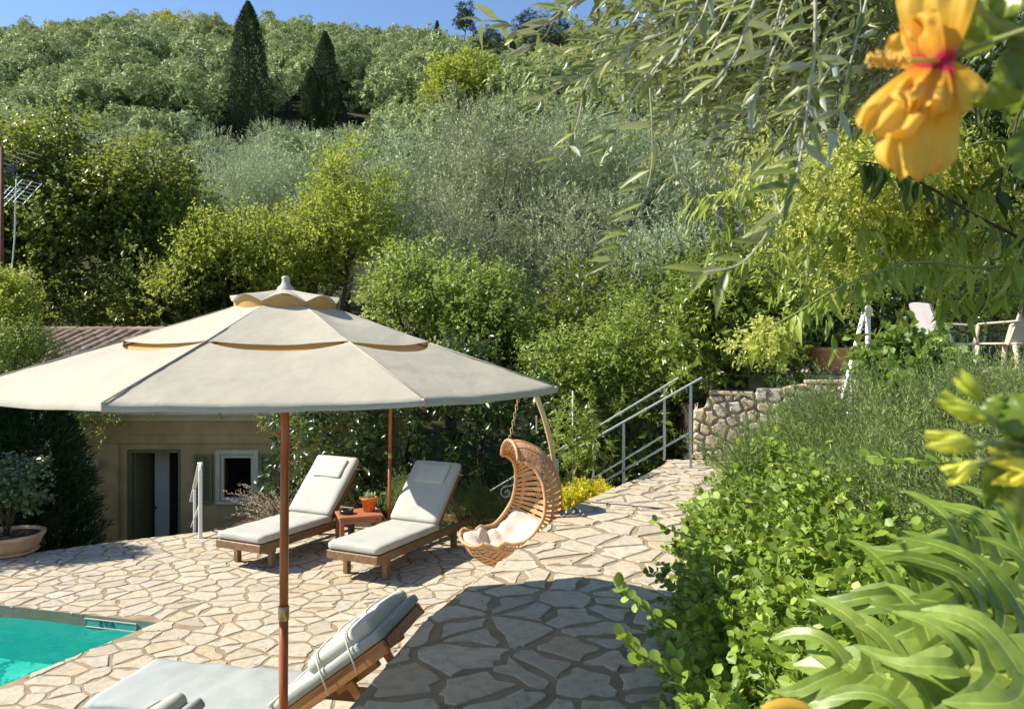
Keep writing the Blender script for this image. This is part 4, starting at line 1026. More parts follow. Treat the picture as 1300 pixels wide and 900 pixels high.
# ------------------------------------------------------------------ plastic chairs on the upper terrace
def plastic_chair(label, loc, rz, mat):
    t = thing('plastic_chair', label, 'chair', loc, rz)
    # seat faces -x in local space
    one('seat', mat, lambda b: b.box((0, 0, .43), (.46, .46, .025), bev=.008), t)
    vs = []; 
    for o_ in (0, .022):
        for i in range(7):
            for j in range(9):
                u = j / 8 * 2 - 1; v = i / 6
                vs.append((.20 + .16 * v - .07 * u * u + o_ + .012 * math.sin(j * 3.2), u * (.24 - .02 * v), .42 + .46 * v + .03 * (1 - u * u) * v))
    fs = []
    for i in range(6):
        for j in range(8): a = i * 9 + j; fs += [(a, a + 1, a + 10, a + 9), (63 + a, 63 + a + 9, 63 + a + 10, 63 + a + 1)]
    for i in range(6):
        for j in (0, 8): a = i * 9 + j; fs.append((a, a + 9, 63 + a + 9, 63 + a))
    for j in range(8):
        for i in (0, 6): a = i * 9 + j; fs.append((a, a + 1, 63 + a + 1, 63 + a))
    b = MB(); b.add(vs, fs); link('backrest', b.mesh('backrest', mat), t)
    for s in (-1, 1):
        one('armrest', mat, lambda b: (b.beam((.27, s * .25, .66), (-.16, s * .26, .64), .055, .022, .008), b.beam((-.16, s * .26, .64), (-.21, s * .25, .44), .045, .022, .008)), t)
        one('leg', mat, lambda b: b.beam((-.2, s * .21, .42), (-.25, s * .25, 0), .05, .03, .006), t)
        one('leg', mat, lambda b: b.beam((.2, s * .21, .42), (.28, s * .25, 0), .05, .03, .006), t)
    return t
plastic_chair('white plastic armchair seen from the side on the upper terrace', (5.02, 8.75, 2.05), R(180), M['whiteplastic'])
plastic_chair('beige plastic armchair seen from behind at the right edge', (5.30, 8.05, 2.05), R(-68), M['beigeplastic'])

# ------------------------------------------------------------------ trees: hill olives
def gz(x, y): return float(ground_z(x, y))
hg = np.random.default_rng(101)
HV = []
for v in range(6):
    gg = np.random.default_rng(200 + v)
    C, r = ell_clumps(gg, 22, 2.75 + .3 * gg.normal(), 2.75, 2.1, (0, 0, 0), -.35, (.27, .46), .20, .15)
    me = crown(gg, 'crown', C, r, M['L_hill'], nsh=46, k=7, slen=.45, L=.34, W=.15, up=.15, spread=1.3, outn=1.6, shell=.75)
    HV.append(me)
HT = [trunk_mesh(np.random.default_rng(300 + v), 'trunk', 4.2, .26, 2.1, 5, .5, n=6) for v in range(3)]
HL = []
def hill_label(px, py, sc, g):
    size = 'broad' if sc > 1.12 else ('small' if sc < .88 else 'rounded')
    band = ('on the skyline' if py < 48 else 'just under the ridge' if py < 75 else 'high on the slope' if py < 105 else 'midway up the slope' if py < 140 else 'low on the slope' if py < 175 else 'at the foot of the slope')
    lm = [(0, 'above the tv antenna'), (70, 'right of the antenna, above the dark broadleaf tree'), (140, 'above the tiled roof'), (215, 'below the yellowing ridge tree'), (265, 'just left of the tallest cypress'),
          (340, 'just right of the tallest cypress'), (385, 'left of the twin cypresses'), (440, 'right of the twin cypresses'), (500, 'left of the thin ridge cypress'), (555, 'by the thin ridge cypress'), (610, 'above the lime green hill tree'), (670, 'by the dark pine'),
          (740, 'right of the dark pine'), (820, 'behind the hanging olive twigs'), (920, 'above the right silver olives'), (1030, 'behind the overhanging olive'), (1150, 'behind the orange hibiscus flower'), (1260, 'above the right chairs')]
    k = min(lm, key=lambda a: abs(a[0] - px))
    k = (k[0], k[1].replace('right of the antenna, above the dark broadleaf tree', 'above the dark broadleaf trees'))
    return f'{size} olive tree {band}, {k[1]}'
cand = []
dd = 40.0
while dd < 192:
    step = 5.2 + dd * .008; half = .80 * dd
    x = -half + hg.uniform(0, step)
    while x < half:
        xx = x + hg.normal(0, .9); yy = dd + hg.normal(0, 1.1); cand.append((xx, yy, hg.uniform(.78, 1.28))); x += step
    dd += step * .93
cyp = [(315, 5, 60, 52), (413, 43, 70, 36), (395, 88, 69, 24), (555, 28, 150, 11), (650, 50, 110, 15), (343, 134, 62, 11)]
keep = []
for x, y, s in cand:
    px = 650 + F * x / y; 
    if any(abs(px - c[0]) < 14 and abs(y - c[2]) < 4 for c in cyp) or any(abs(px - c[0]) < 64 and c[2] - 28 < y < c[2] for c in cyp[:2]): continue
    keep.append((y, x, s, px))
keep.sort(key=lambda a: (0 if -30 < a[3] < 1330 else 1, a[0]))
far_pts = []
for i, (y, x, s, px) in enumerate(keep):
    z = gz(x, y) - .2; py = HZ - F * (z + 4.5 * s - EYE) / y
    if i < 290:
        lab_ = hill_label(px, py, s, hg)
        t = thing('olive_tree', lab_, 'tree', (x, y, z), hg.uniform(0, 6.28), 'olive trees covering the hillside')
        HL.append((lab_, px, t)); sx = s * hg.uniform(.9, 1.1); zz = s * hg.uniform(.85, 1.2)
        o = link('crown', HV[int(hg.integers(6))], t, (0, 0, 3.6 * zz)); o.scale = (sx, s, zz)
        o = link('trunk', HT[int(hg.integers(3))], t); o.scale = (s, s, s)
    else: far_pts.append((x, y, z + 3.4 * s, s))
ORD = ['first', 'second', 'third', 'fourth', 'fifth', 'sixth', 'seventh', 'eighth', 'ninth', 'tenth']
for lab_ in set(h[0] for h in HL):
    same = sorted([h for h in HL if h[0] == lab_], key=lambda h: h[1])
    if len(same) == 2:
        same[0][2]['label'] = 'left ' + lab_.replace('olive tree', 'olive'); same[1][2]['label'] = 'right ' + lab_.replace('olive tree', 'olive')
    elif len(same) > 2:
        for q, h in enumerate(same): h[2]['label'] = f'{ORD[min(q, 9)]} ' + lab_.replace('olive tree', 'olive') + ', counted rightward'
# the rest of the grove: one stuff object, crowns scattered by geometry nodes
def scatter(name, pts, meshes, label):
    me = bpy.data.meshes.new(name); me.from_pydata([p[:3] for p in pts], [], [])
    a = me.attributes.new('sc', 'FLOAT', 'POINT'); a.data.foreach_set('value', [p[3] for p in pts])
    o = link(name, me); o['kind'] = 'stuff'; o['label'] = label
    ng = bpy.data.node_groups.new(name + '_nodes', 'GeometryNodeTree')
    ng.interface.new_socket('Geometry', in_out='INPUT', socket_type='NodeSocketGeometry'); ng.interface.new_socket('Geometry', in_out='OUTPUT', socket_type='NodeSocketGeometry')
    N = ng.nodes; gi = N.new('NodeGroupInput'); go = N.new('NodeGroupOutput'); iop = N.new('GeometryNodeInstanceOnPoints'); j = N.new('GeometryNodeJoinGeometry')
    for m in meshes:
        ob = bpy.data.objects.new('grove_crown', m); ob.hide_render = True
        oi = N.new('GeometryNodeObjectInfo'); oi.inputs['Object'].default_value = ob; ng.links.new(oi.outputs['Geometry'], j.inputs[0])
    # separate instances via list of geometry
    gi2 = N.new('GeometryNodeGeometryToInstance')
    N.remove(j); prev = None; j = N.new('GeometryNodeJoinGeometry')
    for oi in [n for n in N if n.bl_idname == 'GeometryNodeObjectInfo']:
        q = N.new('GeometryNodeGeometryToInstance'); ng.links.new(oi.outputs['Geometry'], q.inputs[0]); ng.links.new(q.outputs[0], j.inputs[0])
    N.remove(gi2)
    rv = N.new('FunctionNodeRandomValue'); rv.data_type = 'FLOAT_VECTOR'; rv.inputs[0].default_value = (0, 0, 0); rv.inputs[1].default_value = (0, 0, 6.28)
    ri = N.new('FunctionNodeRandomValue'); ri.data_type = 'INT'; ri.inputs[4].default_value = 0; ri.inputs[5].default_value = len(meshes) - 1; ri.inputs['Seed'].default_value = 5
    na = N.new('GeometryNodeInputNamedAttribute'); na.inputs['Name'].default_value = 'sc'
    ng.links.new(gi.outputs[0], iop.inputs['Points']); ng.links.new(j.outputs[0], iop.inputs['Instance']); iop.inputs['Pick Instance'].default_value = True
    ng.links.new(ri.outputs[2], iop.inputs['Instance Index']); ng.links.new(rv.outputs[0], iop.inputs['Rotation']); ng.links.new(na.outputs[0], iop.inputs['Scale'])
    ng.links.new(iop.outputs[0], go.inputs[0])
    md = o.modifiers.new('scatter', 'NODES'); md.node_group = ng
    return o
scatter('far_olive_grove', far_pts, HV[:4], 'far olive crowns massed up to the ridge of the hill')

def plant(name, label, cat, base, kids, group=None):
    """kids: (part name, mesh, local offset)"""
    t = thing(name, label, cat, base, 0, group)
    for nm, me, off in kids: link(nm, me, t, off)
    return t
# cypresses
def cypress_mesh(g, h, w, n, mat, L=.22, W=.07):
    u = g.random(n) ** .9; z = h * (.03 + .97 * u); prof_ = np.interp(z / h, [0, .08, .3, .6, .82, .94, 1], [.6, .88, 1, .90, .60, .26, .02]) * w / 2
    a = g.uniform(0, 2 * np.pi, n); lob = 1 + .13 * np.sin(a * 5 + z * 1.3) + .10 * np.sin(a * 3 - z * 2.1) + g.normal(0, .05, n)
    rad = prof_ * lob * g.uniform(.72, 1, n)
    P = np.stack([rad * np.cos(a), rad * np.sin(a), z], 1); out = np.stack([np.cos(a), np.sin(a), np.zeros(n)], 1)
    D = unit(out * .45 + np.array([0, 0, 1.0]) + g.normal(0, .22, (n, 3))); N = unit(out + g.normal(0, .4, (n, 3)))
    tone = .4 + .25 * (lob - 1) * 3 + g.normal(0, .13, n)
    return leaves_mesh('crown', P, D, N, L * g.uniform(.7, 1.3, n), W, tone, mat, 'flat')
cl = ['tallest dark cypress standing against the sky', 'tall cypress, right one of the close pair', 'lower cypress pressed against the left of the pair', 'thin distant cypress pricking the skyline', 'narrow dark cypress below the ridge beside the pine', 'very small slender cypress just right of the tallest one']
for i, (px, pt, d, wpx) in enumerate(cyp):
    gg = np.random.default_rng(400 + i); x = (px - 650) / F * d; zb = gz(x, d); zt = EYE + (HZ - pt) / F * d; h = zt - zb; w = wpx / F * d
    me = cypress_mesh(gg, h, w, int(min(22000, 900 * h * w / 3 + 4000)), M['L_cypress'], .30 if d > 100 else .24, .10 if d > 100 else .075)
    b = MB(); b.tube([(0, 0, -.3), (0, 0, h * .5), (0, 0, h * .93)], [.22, .13, .03], 6)
    plant('cypress_tree', cl[i], 'tree', (x, d, zb), [('crown', me, (0, 0, 0)), ('trunk', b.mesh('trunk', M['bark']), (0, 0, 0))], 'cypresses on the hillside')

def blob_tree(name, label, px, py, d, rpx, rpy, mat, seed, ncl=26, nsh=40, k=8, slen=.5, L=.1, W=.04, up=.4, spread=.8, droop=0, tpl='fold', rr=(.24, .40), zmin=-.5, base=None,
              jit=.16, group=None, cat='tree', depthf=1.0, bend=0, tr=.16, limbs=5, smooth=False, tbias=0, trunkmat=None, twigs=0, outn=.5):
    g = np.random.default_rng(seed); c = at(px, py, d); rx = rpx / F * d; rz = rpy / F * d; ry = rx * depthf
    zb = gz(c.x, c.y) if base is None else base
    C, r = ell_clumps(g, ncl, rx, ry, rz, (0, 0, 0), zmin, rr, jit)
    r = np.minimum(r, min(rz, rx) * .6) if False else r
    me = crown(g, 'crown', C, r, mat, nsh, k, slen, L, W, up, spread, droop, tpl, bend, smooth, tbias=tbias, outn=outn)
    h = max(.3, c.z - zb); b = trunk_mesh(g, 'trunk', h + rz * .15, tr, rx * .75, limbs, .15, trunkmat, start=max(.15, min(.7, 1 - rz * 1.1 / h)), twigs=twigs)
    return plant(name, label, cat, (c.x, c.y, zb), [('crown', me, (0, 0, h)), ('trunk', b, (0, 0, 0))], group)

# hill specials
blob_tree('yellowing_tree', 'yellowing round tree breaking the skyline on the left', 225, 42, 170, 30, 24, M['L_yellow'], 31, 24, 40, 7, .8, .4, .16)
blob_tree('golden_tree', 'small golden brown tree just below the ridge', 205, 32, 178, 22, 15, M['L_yellow'], 32, 18, 30, 7, .8, .4, .16)
blob_tree('lime_green_tree', 'lime green broadleaf tree among the hill olives', 590, 120, 52, 62, 42, M['L_lime'], 33, 34, 60, 8, .6, .22, .12, rr=(.2, .36))
blob_tree('lime_green_tree', 'smaller lime green tree low beside the dark pine', 700, 128, 56, 34, 30, M['L_lime'], 34, 20, 50, 8, .5, .22, .12, tbias=-.12)
blob_tree('pine_tree', 'round topped dark pine standing on the skyline', 590, 30, 165, 13, 24, M['L_pine'], 35, 20, 40, 8, .7, .35, .10)
blob_tree('pine_tree', 'big dark pine behind the hanging olive twigs', 700, 78, 92, 34, 58, M['L_pine'], 36, 50, 60, 8, .8, .25, .06, rr=(.25, .45))
blob_tree('pine_tree', 'dark low pine below the skyline left of the big pine', 622, 60, 120, 22, 20, M['L_pine'], 37, 22, 40, 8, .7, .3, .08)
blob_tree('pine_tree', 'dark pine crown rising right of the thin cypress', 672, 42, 125, 20, 22, M['L_pine'], 38, 22, 40, 8, .7, .3, .08)

# middle belt of silver olives
OV = []
for v in range(4):
    gg = np.random.default_rng(500 + v)
    C, r = ell_clumps(gg, 54, 3.0, 3.0, 3.0, (0, 0, 0), -.75, (.18, .34), .17, .25)
    OV.append([crown(gg, 'crown', C, r, M['L_olivebrown'] if v == 3 else M['L_olive'], nsh=36, k=12, slen=.95, L=.17, W=.048, up=.75, spread=.6, outn=.9), trunk_mesh(gg, 'trunk', 6.0, .30, 2.3, 6, .4, twigs=2)])
mid = [(225, 300, 27, 88, 85, 1, 'silvery olive tree behind the dark broadleaf tree'), (300, 256, 31, 62, 74, 0, 'upright silver olive below the tallest cypress'), (352, 258, 29, 58, 68, 2, 'silver olive below and right of the tallest cypress'),
       (440, 256, 30, 72, 72, 0, 'pale olive tree under the twin cypresses'), (520, 276, 27, 88, 95, 1, 'wide silver olive right of the yellow green tree'), (640, 252, 25, 98, 112, 3, 'brown tinged olive tree in the middle of the belt'),
       (735, 232, 27, 84, 92, 2, 'tall silver olive behind the long hanging twig'), (832, 262, 26, 92, 104, 0, 'broad silver olive right of the brown tinged one'), (925, 238, 29, 84, 92, 1, 'silver olive above the clipped laurel bush'),
       (575, 345, 22, 86, 92, 3, 'shaded olive tree low behind the vine covered shrubs'), (720, 350, 22, 98, 98, 3, 'dark hearted olive tree above the stair hedge'), (850, 372, 20, 88, 88, 2, 'olive tree in shade just behind the laurel bush'),
       (1010, 270, 24, 92, 100, 0, 'silver olive behind the yellow green blossoming shrub'), (1130, 290, 22, 92, 100, 1, 'silver olive behind the arching twigs at right'), (1260, 260, 22, 95, 110, 2, 'silver olive at the far right behind the hibiscus'),
       (352, 200, 46, 46, 38, 1, 'far silver olive filling the slope between the two cypress groups'), (452, 204, 47, 50, 38, 2, 'far silver olive right of the twin cypresses'), (262, 208, 47, 44, 36, 0, 'far silver olive left of the tallest cypress foot'),
       (150, 236, 34, 66, 60, 0, 'silver olive above the tiled roof'), (395, 330, 24, 70, 80, 1, 'olive tree hidden low behind the yellow green tree'), (60, 205, 36, 70, 60, 2, 'silver olive behind the tv antenna')]
for i, (px, py, d, rx, ry, v, lab) in enumerate(mid):
    c = at(px, py, d); zb = gz(c.x, c.y); s = rx / F * d / 3.1; sz = ry / F * d / 3.2
    t = thing('olive_tree', lab, 'tree', (c.x, c.y, zb), i * 1.7, 'silver olive trees behind the garden')
    o = link('crown', OV[v][0], t, (0, 0, c.z - zb)); o.scale = (s, s, sz)
    o = link('trunk', OV[v][1], t); hh = (c.z - zb + .3) / 6.0; o.scale = (s, s, max(.3, hh))

# left: dark broad leaved trees, then the yellow green ones
blob_tree('broadleaf_tree', 'dark broad leaved tree behind the antenna, sunlit yellow on top', 50, 262, 21.5, 88, 110, M['L_fig'], 41, 46, 80, 8, .6, .115, .08, .3, .8, .15, 'oval', (.2, .36), tr=.25, twigs=1)
blob_tree('broadleaf_tree', 'dark broad leaved tree above the roof ridge', 165, 292, 21, 82, 98, M['L_fig'], 42, 42, 80, 8, .6, .115, .08, .3, .8, .15, 'oval', (.2, .36), tr=.25, twigs=1)
blob_tree('broadleaf_tree', 'dark broad leaved tree filling the gap left of the antenna', -40, 330, 21, 88, 120, M['L_fig'], 43, 36, 40, 7, .6, .17, .12, .3, .8, .15, 'oval', tr=.25)
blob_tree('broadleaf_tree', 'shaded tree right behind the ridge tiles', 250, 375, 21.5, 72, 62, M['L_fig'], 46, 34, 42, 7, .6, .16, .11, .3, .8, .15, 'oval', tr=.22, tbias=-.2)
blob_tree('citrus_tree', 'yellow green tree rising behind the parasol top', 438, 300, 20.8, 60, 84, M['L_lime'], 44, 34, 50, 9, .62, .105, .062, .7, .7, 0, 'fold', (.16, .34), tr=.10, jit=.30)
blob_tree('citrus_tree', 'yellow green tree spreading left of the parasol top', 285, 345, 20.2, 90, 62, M['L_lime'], 45, 40, 50, 9, .60, .105, .062, .7, .7, 0, 'fold', (.18, .36), tr=.10, tbias=-.05, jit=.30)
blob_tree('citrus_tree', 'low yellow green tree between the two brighter ones', 370, 345, 20.5, 66, 70, M['L_lime'], 47, 32, 50, 8, .50, .105, .062, .5, .75, 0, 'fold', tr=.09, tbias=-.12)
blob_tree('shrub', 'small bright shrub in front of the roof end', 160, 398, 19.4, 22, 32, M['L_lime'], 48, 16, 36, 7, .3, .08, .045, .5, .75, cat='shrub', tr=.05)
blob_tree('shrub', 'pale yellow green shrub at the left edge above the roof', 12, 398, 11.5, 28, 42, M['L_lime'], 49, 20, 40, 8, .28, .06, .032, .6, .7, cat='shrub', tr=.05, base=-1.5)
blob_tree('shrub', 'fine leaved trailing shrub over the left roof tiles', 22, 452, 11.2, 46, 30, M['L_green'], 50, 24, 50, 9, .30, .045, .022, .3, .7, cat='shrub', tr=.05, base=-1.5)
# middle background greens
blob_tree('pear_tree', 'fresh green tree just right of the parasol top', 520, 385, 14.2, 58, 68, M['L_green'], 51, 30, 40, 8, .38, .085, .052, .4, .8, .15, tr=.09, tbias=.08)
blob_tree('pomegranate_tree', 'loose leafy tree with pale tips above the right parasol edge', 610, 410, 13.4, 62, 70, M['L_green'], 52, 32, 36, 8, .36, .085, .05, .4, .8, .3, tr=.08, tbias=.02)
blob_tree('clipped_bush', 'small rounded light green bush above the stair handrail', 694, 424, 14.6, 32, 24, M['L_lime'], 53, 22, 60, 8, .14, .035, .018, .5, .7, cat='bush', tr=.06, tbias=-.18, rr=(.3, .42), jit=.05)
blob_tree('vine_shrub', 'lime leaved vine climbing left of the laurel bush', 790, 462, 11.8, 44, 62, M['L_green'], 54, 28, 30, 8, .34, .065, .038, .2, .8, .4, cat='shrub', tr=.04, base=-.05)
blob_tree('vine_shrub', 'yellowish leafy shrub behind the stair rails', 725, 480, 12.0, 52, 50, M['L_green'], 55, 28, 34, 8, .32, .07, .04, .3, .8, .3, cat='shrub', tr=.04, base=-.05, tbias=.1)
blob_tree('vine_shrub', 'tall thin leafy shoots above the lime vine', 800, 415, 12.6, 22, 46, M['L_green'], 56, 14, 16, 9, .42, .06, .034, .5, .7, .3, cat='shrub', tr=.04, base=-.05, tbias=.1)
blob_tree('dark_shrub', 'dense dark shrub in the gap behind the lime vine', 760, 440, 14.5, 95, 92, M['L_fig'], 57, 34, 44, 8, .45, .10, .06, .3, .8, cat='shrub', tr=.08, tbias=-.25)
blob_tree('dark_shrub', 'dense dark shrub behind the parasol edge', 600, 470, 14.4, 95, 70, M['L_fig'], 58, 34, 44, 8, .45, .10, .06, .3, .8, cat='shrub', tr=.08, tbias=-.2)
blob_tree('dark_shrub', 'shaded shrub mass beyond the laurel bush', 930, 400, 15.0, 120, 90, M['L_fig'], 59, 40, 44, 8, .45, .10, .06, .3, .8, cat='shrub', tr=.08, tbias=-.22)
blob_tree('dark_shrub', 'dark leafy thicket behind the plastic chairs', 1190, 395, 11.0, 115, 62, M['L_laurel'], 60, 40, 44, 8, .34, .075, .04, .3, .8, cat='shrub', tr=.08, base=2.0, depthf=.6)
blob_tree('dark_shrub', 'dark leafy thicket right of the clay bowl', 1085, 420, 11.3, 80, 58, M['L_laurel'], 61, 34, 44, 8, .34, .075, .04, .3, .8, cat='shrub', tr=.08, base=2.0, depthf=.6)
# small columnar cypresses near, right
for i, (px, pt, pb, wp, d, lab) in enumerate([(926, 262, 420, 26, 17.0, 'slim bright green columnar cypress left of its twin'), (961, 232, 420, 21, 17.4, 'slim columnar cypress with a dead dark right side'), (1012, 318, 420, 26, 15.0, 'short bright columnar cypress above the clay bowl')]):
    gg = np.random.default_rng(430 + i); x = (px - 650) / F * d; zb = gz(x, d); zt = EYE + (HZ - pt) / F * d; h = zt - zb
    me = cypress_mesh(gg, h, wp / F * d, 9000, M['L_green'], .12, .03)
    b = MB(); b.tube([(0, 0, -.3), (0, 0, h * .9)], [.06, .02], 6)
    plant('cypress_tree', lab, 'tree', (x, d, zb), [('crown', me, (0, 0, 0)), ('trunk', b.mesh('trunk', M['bark']), (0, 0, 0))], 'slim cypresses by the upper terrace')

# ------------------------------------------------------------------ hedges and terrace plants
def box_clumps(g, pts, rad, step, zr):
    """clumps along a polyline, filling heights zr(t)->(z0,z1)"""
    C = []; r = []
    for (a, b) in zip(pts[:-1], pts[1:]):
        a = np.array(a); b = np.array(b); n = max(1, int(np.linalg.norm(b - a) / step))
        for i in range(n):
            p = a + (b - a) * (i + g.random()) / n; z0, z1 = p[3], p[4]
            for z in np.arange(z0, z1, step * .85):
                C.append((p[0] + g.normal(0, .10), p[1] + g.normal(0, .12), z + g.uniform(0, step * .7))); r.append(rad * g.uniform(.75, 1.2) * (p[2]))
    return np.array(C), np.array(r)
def hedge(name, label, pts, rad, step, mat, seed, nsh, k, slen, L, W, tpl='lance', up=.2, spread=.75, droop=.25, cat='hedge', tbias=0, stem=True, group=None):
    g = np.random.default_rng(seed); C, r = box_clumps(g, pts, rad, step, None)
    base = np.array([pts[0][0], pts[0][1], 0.0]); t = thing(name, label, cat, tuple(base), 0, group)
    me = crown(g, 'foliage', C - base, r, mat, nsh, k, slen, L, W, up, spread, droop, tpl, hem=True, tbias=tbias); o = link('foliage', me, t)
    if stem:
        b = MB()
        for i in range(0, len(C), 7):
            c = C[i] - base; b.tube([(c[0], c[1], pts[0][3] - .1), (c[0] + g.normal(0, .05), c[1], (pts[0][3] + c[2]) / 2), (c[0], c[1], c[2])], [.022, .016, .006], 5)
        link('stems', b.mesh('stems', M['bark']), t)
    return t
# points: x, y, radius factor, z0, z1
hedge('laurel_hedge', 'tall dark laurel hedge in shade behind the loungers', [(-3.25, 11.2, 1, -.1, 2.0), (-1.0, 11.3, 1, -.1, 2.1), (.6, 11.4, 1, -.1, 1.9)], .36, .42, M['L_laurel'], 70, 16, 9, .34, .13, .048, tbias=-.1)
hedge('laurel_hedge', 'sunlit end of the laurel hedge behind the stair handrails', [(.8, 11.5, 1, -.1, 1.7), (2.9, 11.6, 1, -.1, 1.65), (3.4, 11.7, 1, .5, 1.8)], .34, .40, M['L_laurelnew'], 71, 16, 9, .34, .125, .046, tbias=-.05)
blob_tree('laurel_bush', 'big round laurel bush overhanging the rubble wall', 930, 425, 10.9, 92, 84, M['L_laurelnew'], 72, 56, 44, 8, .28, .105, .042, .4, .75, .1, 'lance', (.20, .34), zmin=-.85, base=1.5, cat='bush', tr=.06, depthf=.72, tbias=.34, outn=.9)  # leaf tone raised to put a sunlit crown into the colour
blob_tree('rosemary_bush', 'low feathery dark bush between lounger and swing', 605, 672, 9.7, 34, 36, M['L_rose'], 73, 20, 40, 10, .22, .035, .008, 1.0, .5, cat='bush', tr=.02, base=-.05, tbias=-.1)
blob_tree('rosemary_bush', 'low feathery dark bush behind the swing chair', 660, 668, 9.9, 30, 34, M['L_rose'], 74, 18, 40, 10, .22, .035, .008, 1.0, .5, cat='bush', tr=.02, base=-.05)
blob_tree('rosemary_bush', 'low feathery dark bush behind the small red table', 520, 640, 10.4, 34, 26, M['L_rose'], 75, 18, 40, 10, .22, .035, .008, 1.0, .5, cat='bush', tr=.02, base=-.05)
blob_tree('yellow_flower_clump', 'clump of small yellow flowers beside the path edge', 745, 632, 8.6, 34, 16, M['L_yflower'], 76, 20, 40, 6, .10, .030, .022, .8, .8, cat='flowers', tr=.01, base=.2, rr=(.4, .6))
blob_tree('yellow_flower_clump', 'low yellow flowers lower down behind the swing', 722, 640, 8.3, 16, 14, M['L_yflower'], 77, 12, 30, 6, .10, .030, .022, .8, .8, cat='flowers', tr=.01, base=.0, rr=(.4, .6))
# thuja and left plants
def thuja(label, x, y, zb, h, w, seed, n=9000):
    g = np.random.default_rng(seed); ns = n // 12
    u = g.random(ns); z = h * u; prof_ = np.interp(u, [0, .25, .6, 1], [.95, 1, .7, .1]) * w / 2; a = g.uniform(0, 2 * np.pi, ns)
    P0 = np.stack([prof_ * .35 * np.cos(a), prof_ * .35 * np.sin(a), z], 1); out = np.stack([np.cos(a), np.sin(a), np.full(ns, .75)], 1)
    D0 = unit(out + g.normal(0, .15, (ns, 3))); P, D, N, idx = shoots_to_leaves(g, P0, D0, prof_ * .8 + .15, 14, .45, -.1, .2)
    tone = .45 + g.normal(0, .15, ns)[idx]
    me = leaves_mesh('foliage', P, D, N, .13 * g.uniform(.6, 1.2, len(P)), .018, tone, M['L_thuja'], 'flat')
    b = MB(); b.tube([(0, 0, -.2), (0, 0, h * .9)], [.06, .02], 6)
    return plant('conifer_bush', label, 'conifer', (x, y, zb), [('foliage', me, (0, 0, 0)), ('trunk', b.mesh('trunk', M['bark']), (0, 0, 0))], 'dark conifers left of the house')
thuja('dark feathery conifer beside the house wall', -6.75, 10.75, -1.4, 3.3, 1.5, 80, 26000)
thuja('dark feathery conifer behind the potted shrub', -7.5, 10.4, -1.4, 3.5, 1.9, 81, 26000)
thuja('dark feathery conifer at the left edge of the terrace', -8.3, 10.0, -1.0, 3.5, 1.9, 82, 18000)
thuja('dark conifer outside the left edge shading the paving', -8.6, 9.0, -.1, 3.8, 2.0, 83, 12000)
structure(poly_slab('side_bed', [(-12, 7.0), (-7.2, 7.4), (-7.2, 8.7), (-7.5, 8.72), (-12.2, 10.2)], -1.5, .02, M['soil']), 'soil bed at the left of the terrace')
# vines over the house front
hedge('porch_vine', 'dark vine hanging over the left end of the porch', [(-7.9, 12.0, .8, 1.0, 1.75), (-6.9, 12.0, .8, .95, 1.75), (-6.2, 12.0, .6, 1.15, 1.65)], .26, .3, M['L_green'], 84, 14, 9, .3, .055, .028, 'fold', -.3, .7, .5, 'vine', -.2, False)
hedge('porch_vine', 'fringe of vine tips hanging over the cream fascia', [(-6.2, 12.02, .5, 1.52, 1.7), (-3.9, 12.02, .5, 1.52, 1.7)], .16, .24, M['L_laurel'], 85, 7, 7, .18, .05, .022, 'fold', -1.0, .6, .6, 'vine', -.2, False)
hedge('jasmine_vine', 'jasmine with bright tips climbing right of the house window', [(-3.95, 12.0, .6, 1.35, 1.65), (-3.35, 11.8, .8, 1.1, 1.7), (-2.8, 11.6, 1, -.3, 1.7)], .28, .30, M['L_green'], 86, 16, 9, .28, .055, .026, 'fold', -.1, .75, .4, 'vine', -.12, False)
g = np.random.default_rng(87); ns = 46
P0 = np.tile([[0, 0, 0.0]], (ns, 1)) + g.normal(0, .05, (ns, 3)) * [1, 1, 2]; D0 = unit(np.c_[g.normal(-.5, .55, ns), g.normal(-.1, .4, ns), g.uniform(.4, 1.6, ns)])
P, D, N, idx = shoots_to_leaves(g, P0, D0, g.uniform(.4, .95, ns), 40, .8, .1, .3, .1, .22)
t = thing('dry_plumes', 'pale dry feathery plant leaning out beside the left lounger', 'plant', (-3.10, 10.15, .05))
link('plumes', leaves_mesh('plumes', P, D, N, .045 * g.uniform(.6, 1.2, len(P)), .013, .5 + g.normal(0, .2, ns)[idx], M['L_dry'], 'flat'), t)
b = MB(); [b.tube([P0[i], P0[i] + D0[i] * .5 + np.array([0, 0, -.05]), P0[i] + D0[i] * .8 + np.array([0, 0, -.16])], [.006, .004, .002], 4) for i in range(0, ns, 2)]
link('stems', b.mesh('stems', M['darktwig']), t)
# potted shrub at left
lp = pot('clay_bowl', 'wide terracotta bowl with a glossy leaved shrub at the left terrace edge', (-5.98, 8.95, .01), [(.22, 0), (.26, .01), (.34, .09), (.385, .19), (.40, .205), (.405, .235), (.375, .24), (.36, .20)], M['terracotta2'], 36)
one('saucer', M['terracotta2'], lambda b: b.lathe([(0, .0), (.30, .0), (.34, .035), (.325, .04), (.0, .02)], 32), lp)
g = np.random.default_rng(88); C, r = ell_clumps(g, 20, .36, .36, .38, (0.02, 0, .72), -.7, (.28, .42), .22)
me = crown(g, 'foliage', C, r, M['L_white'], 22, 6, .14, .06, .036, .3, .8, .4, 'oval'); link('foliage', me, lp)
b = MB(); [b.tube([(0, 0, .2), (a * .08, c * .08, .45), (a * .22, c * .22, .85)], [.014, .010, .005], 5) for a, c in ((1, .2), (-.6, .8), (-.5, -.8), (.2, 1), (.7, -.6))]; link('stems', b.mesh('stems', M['darktwig']), lp)
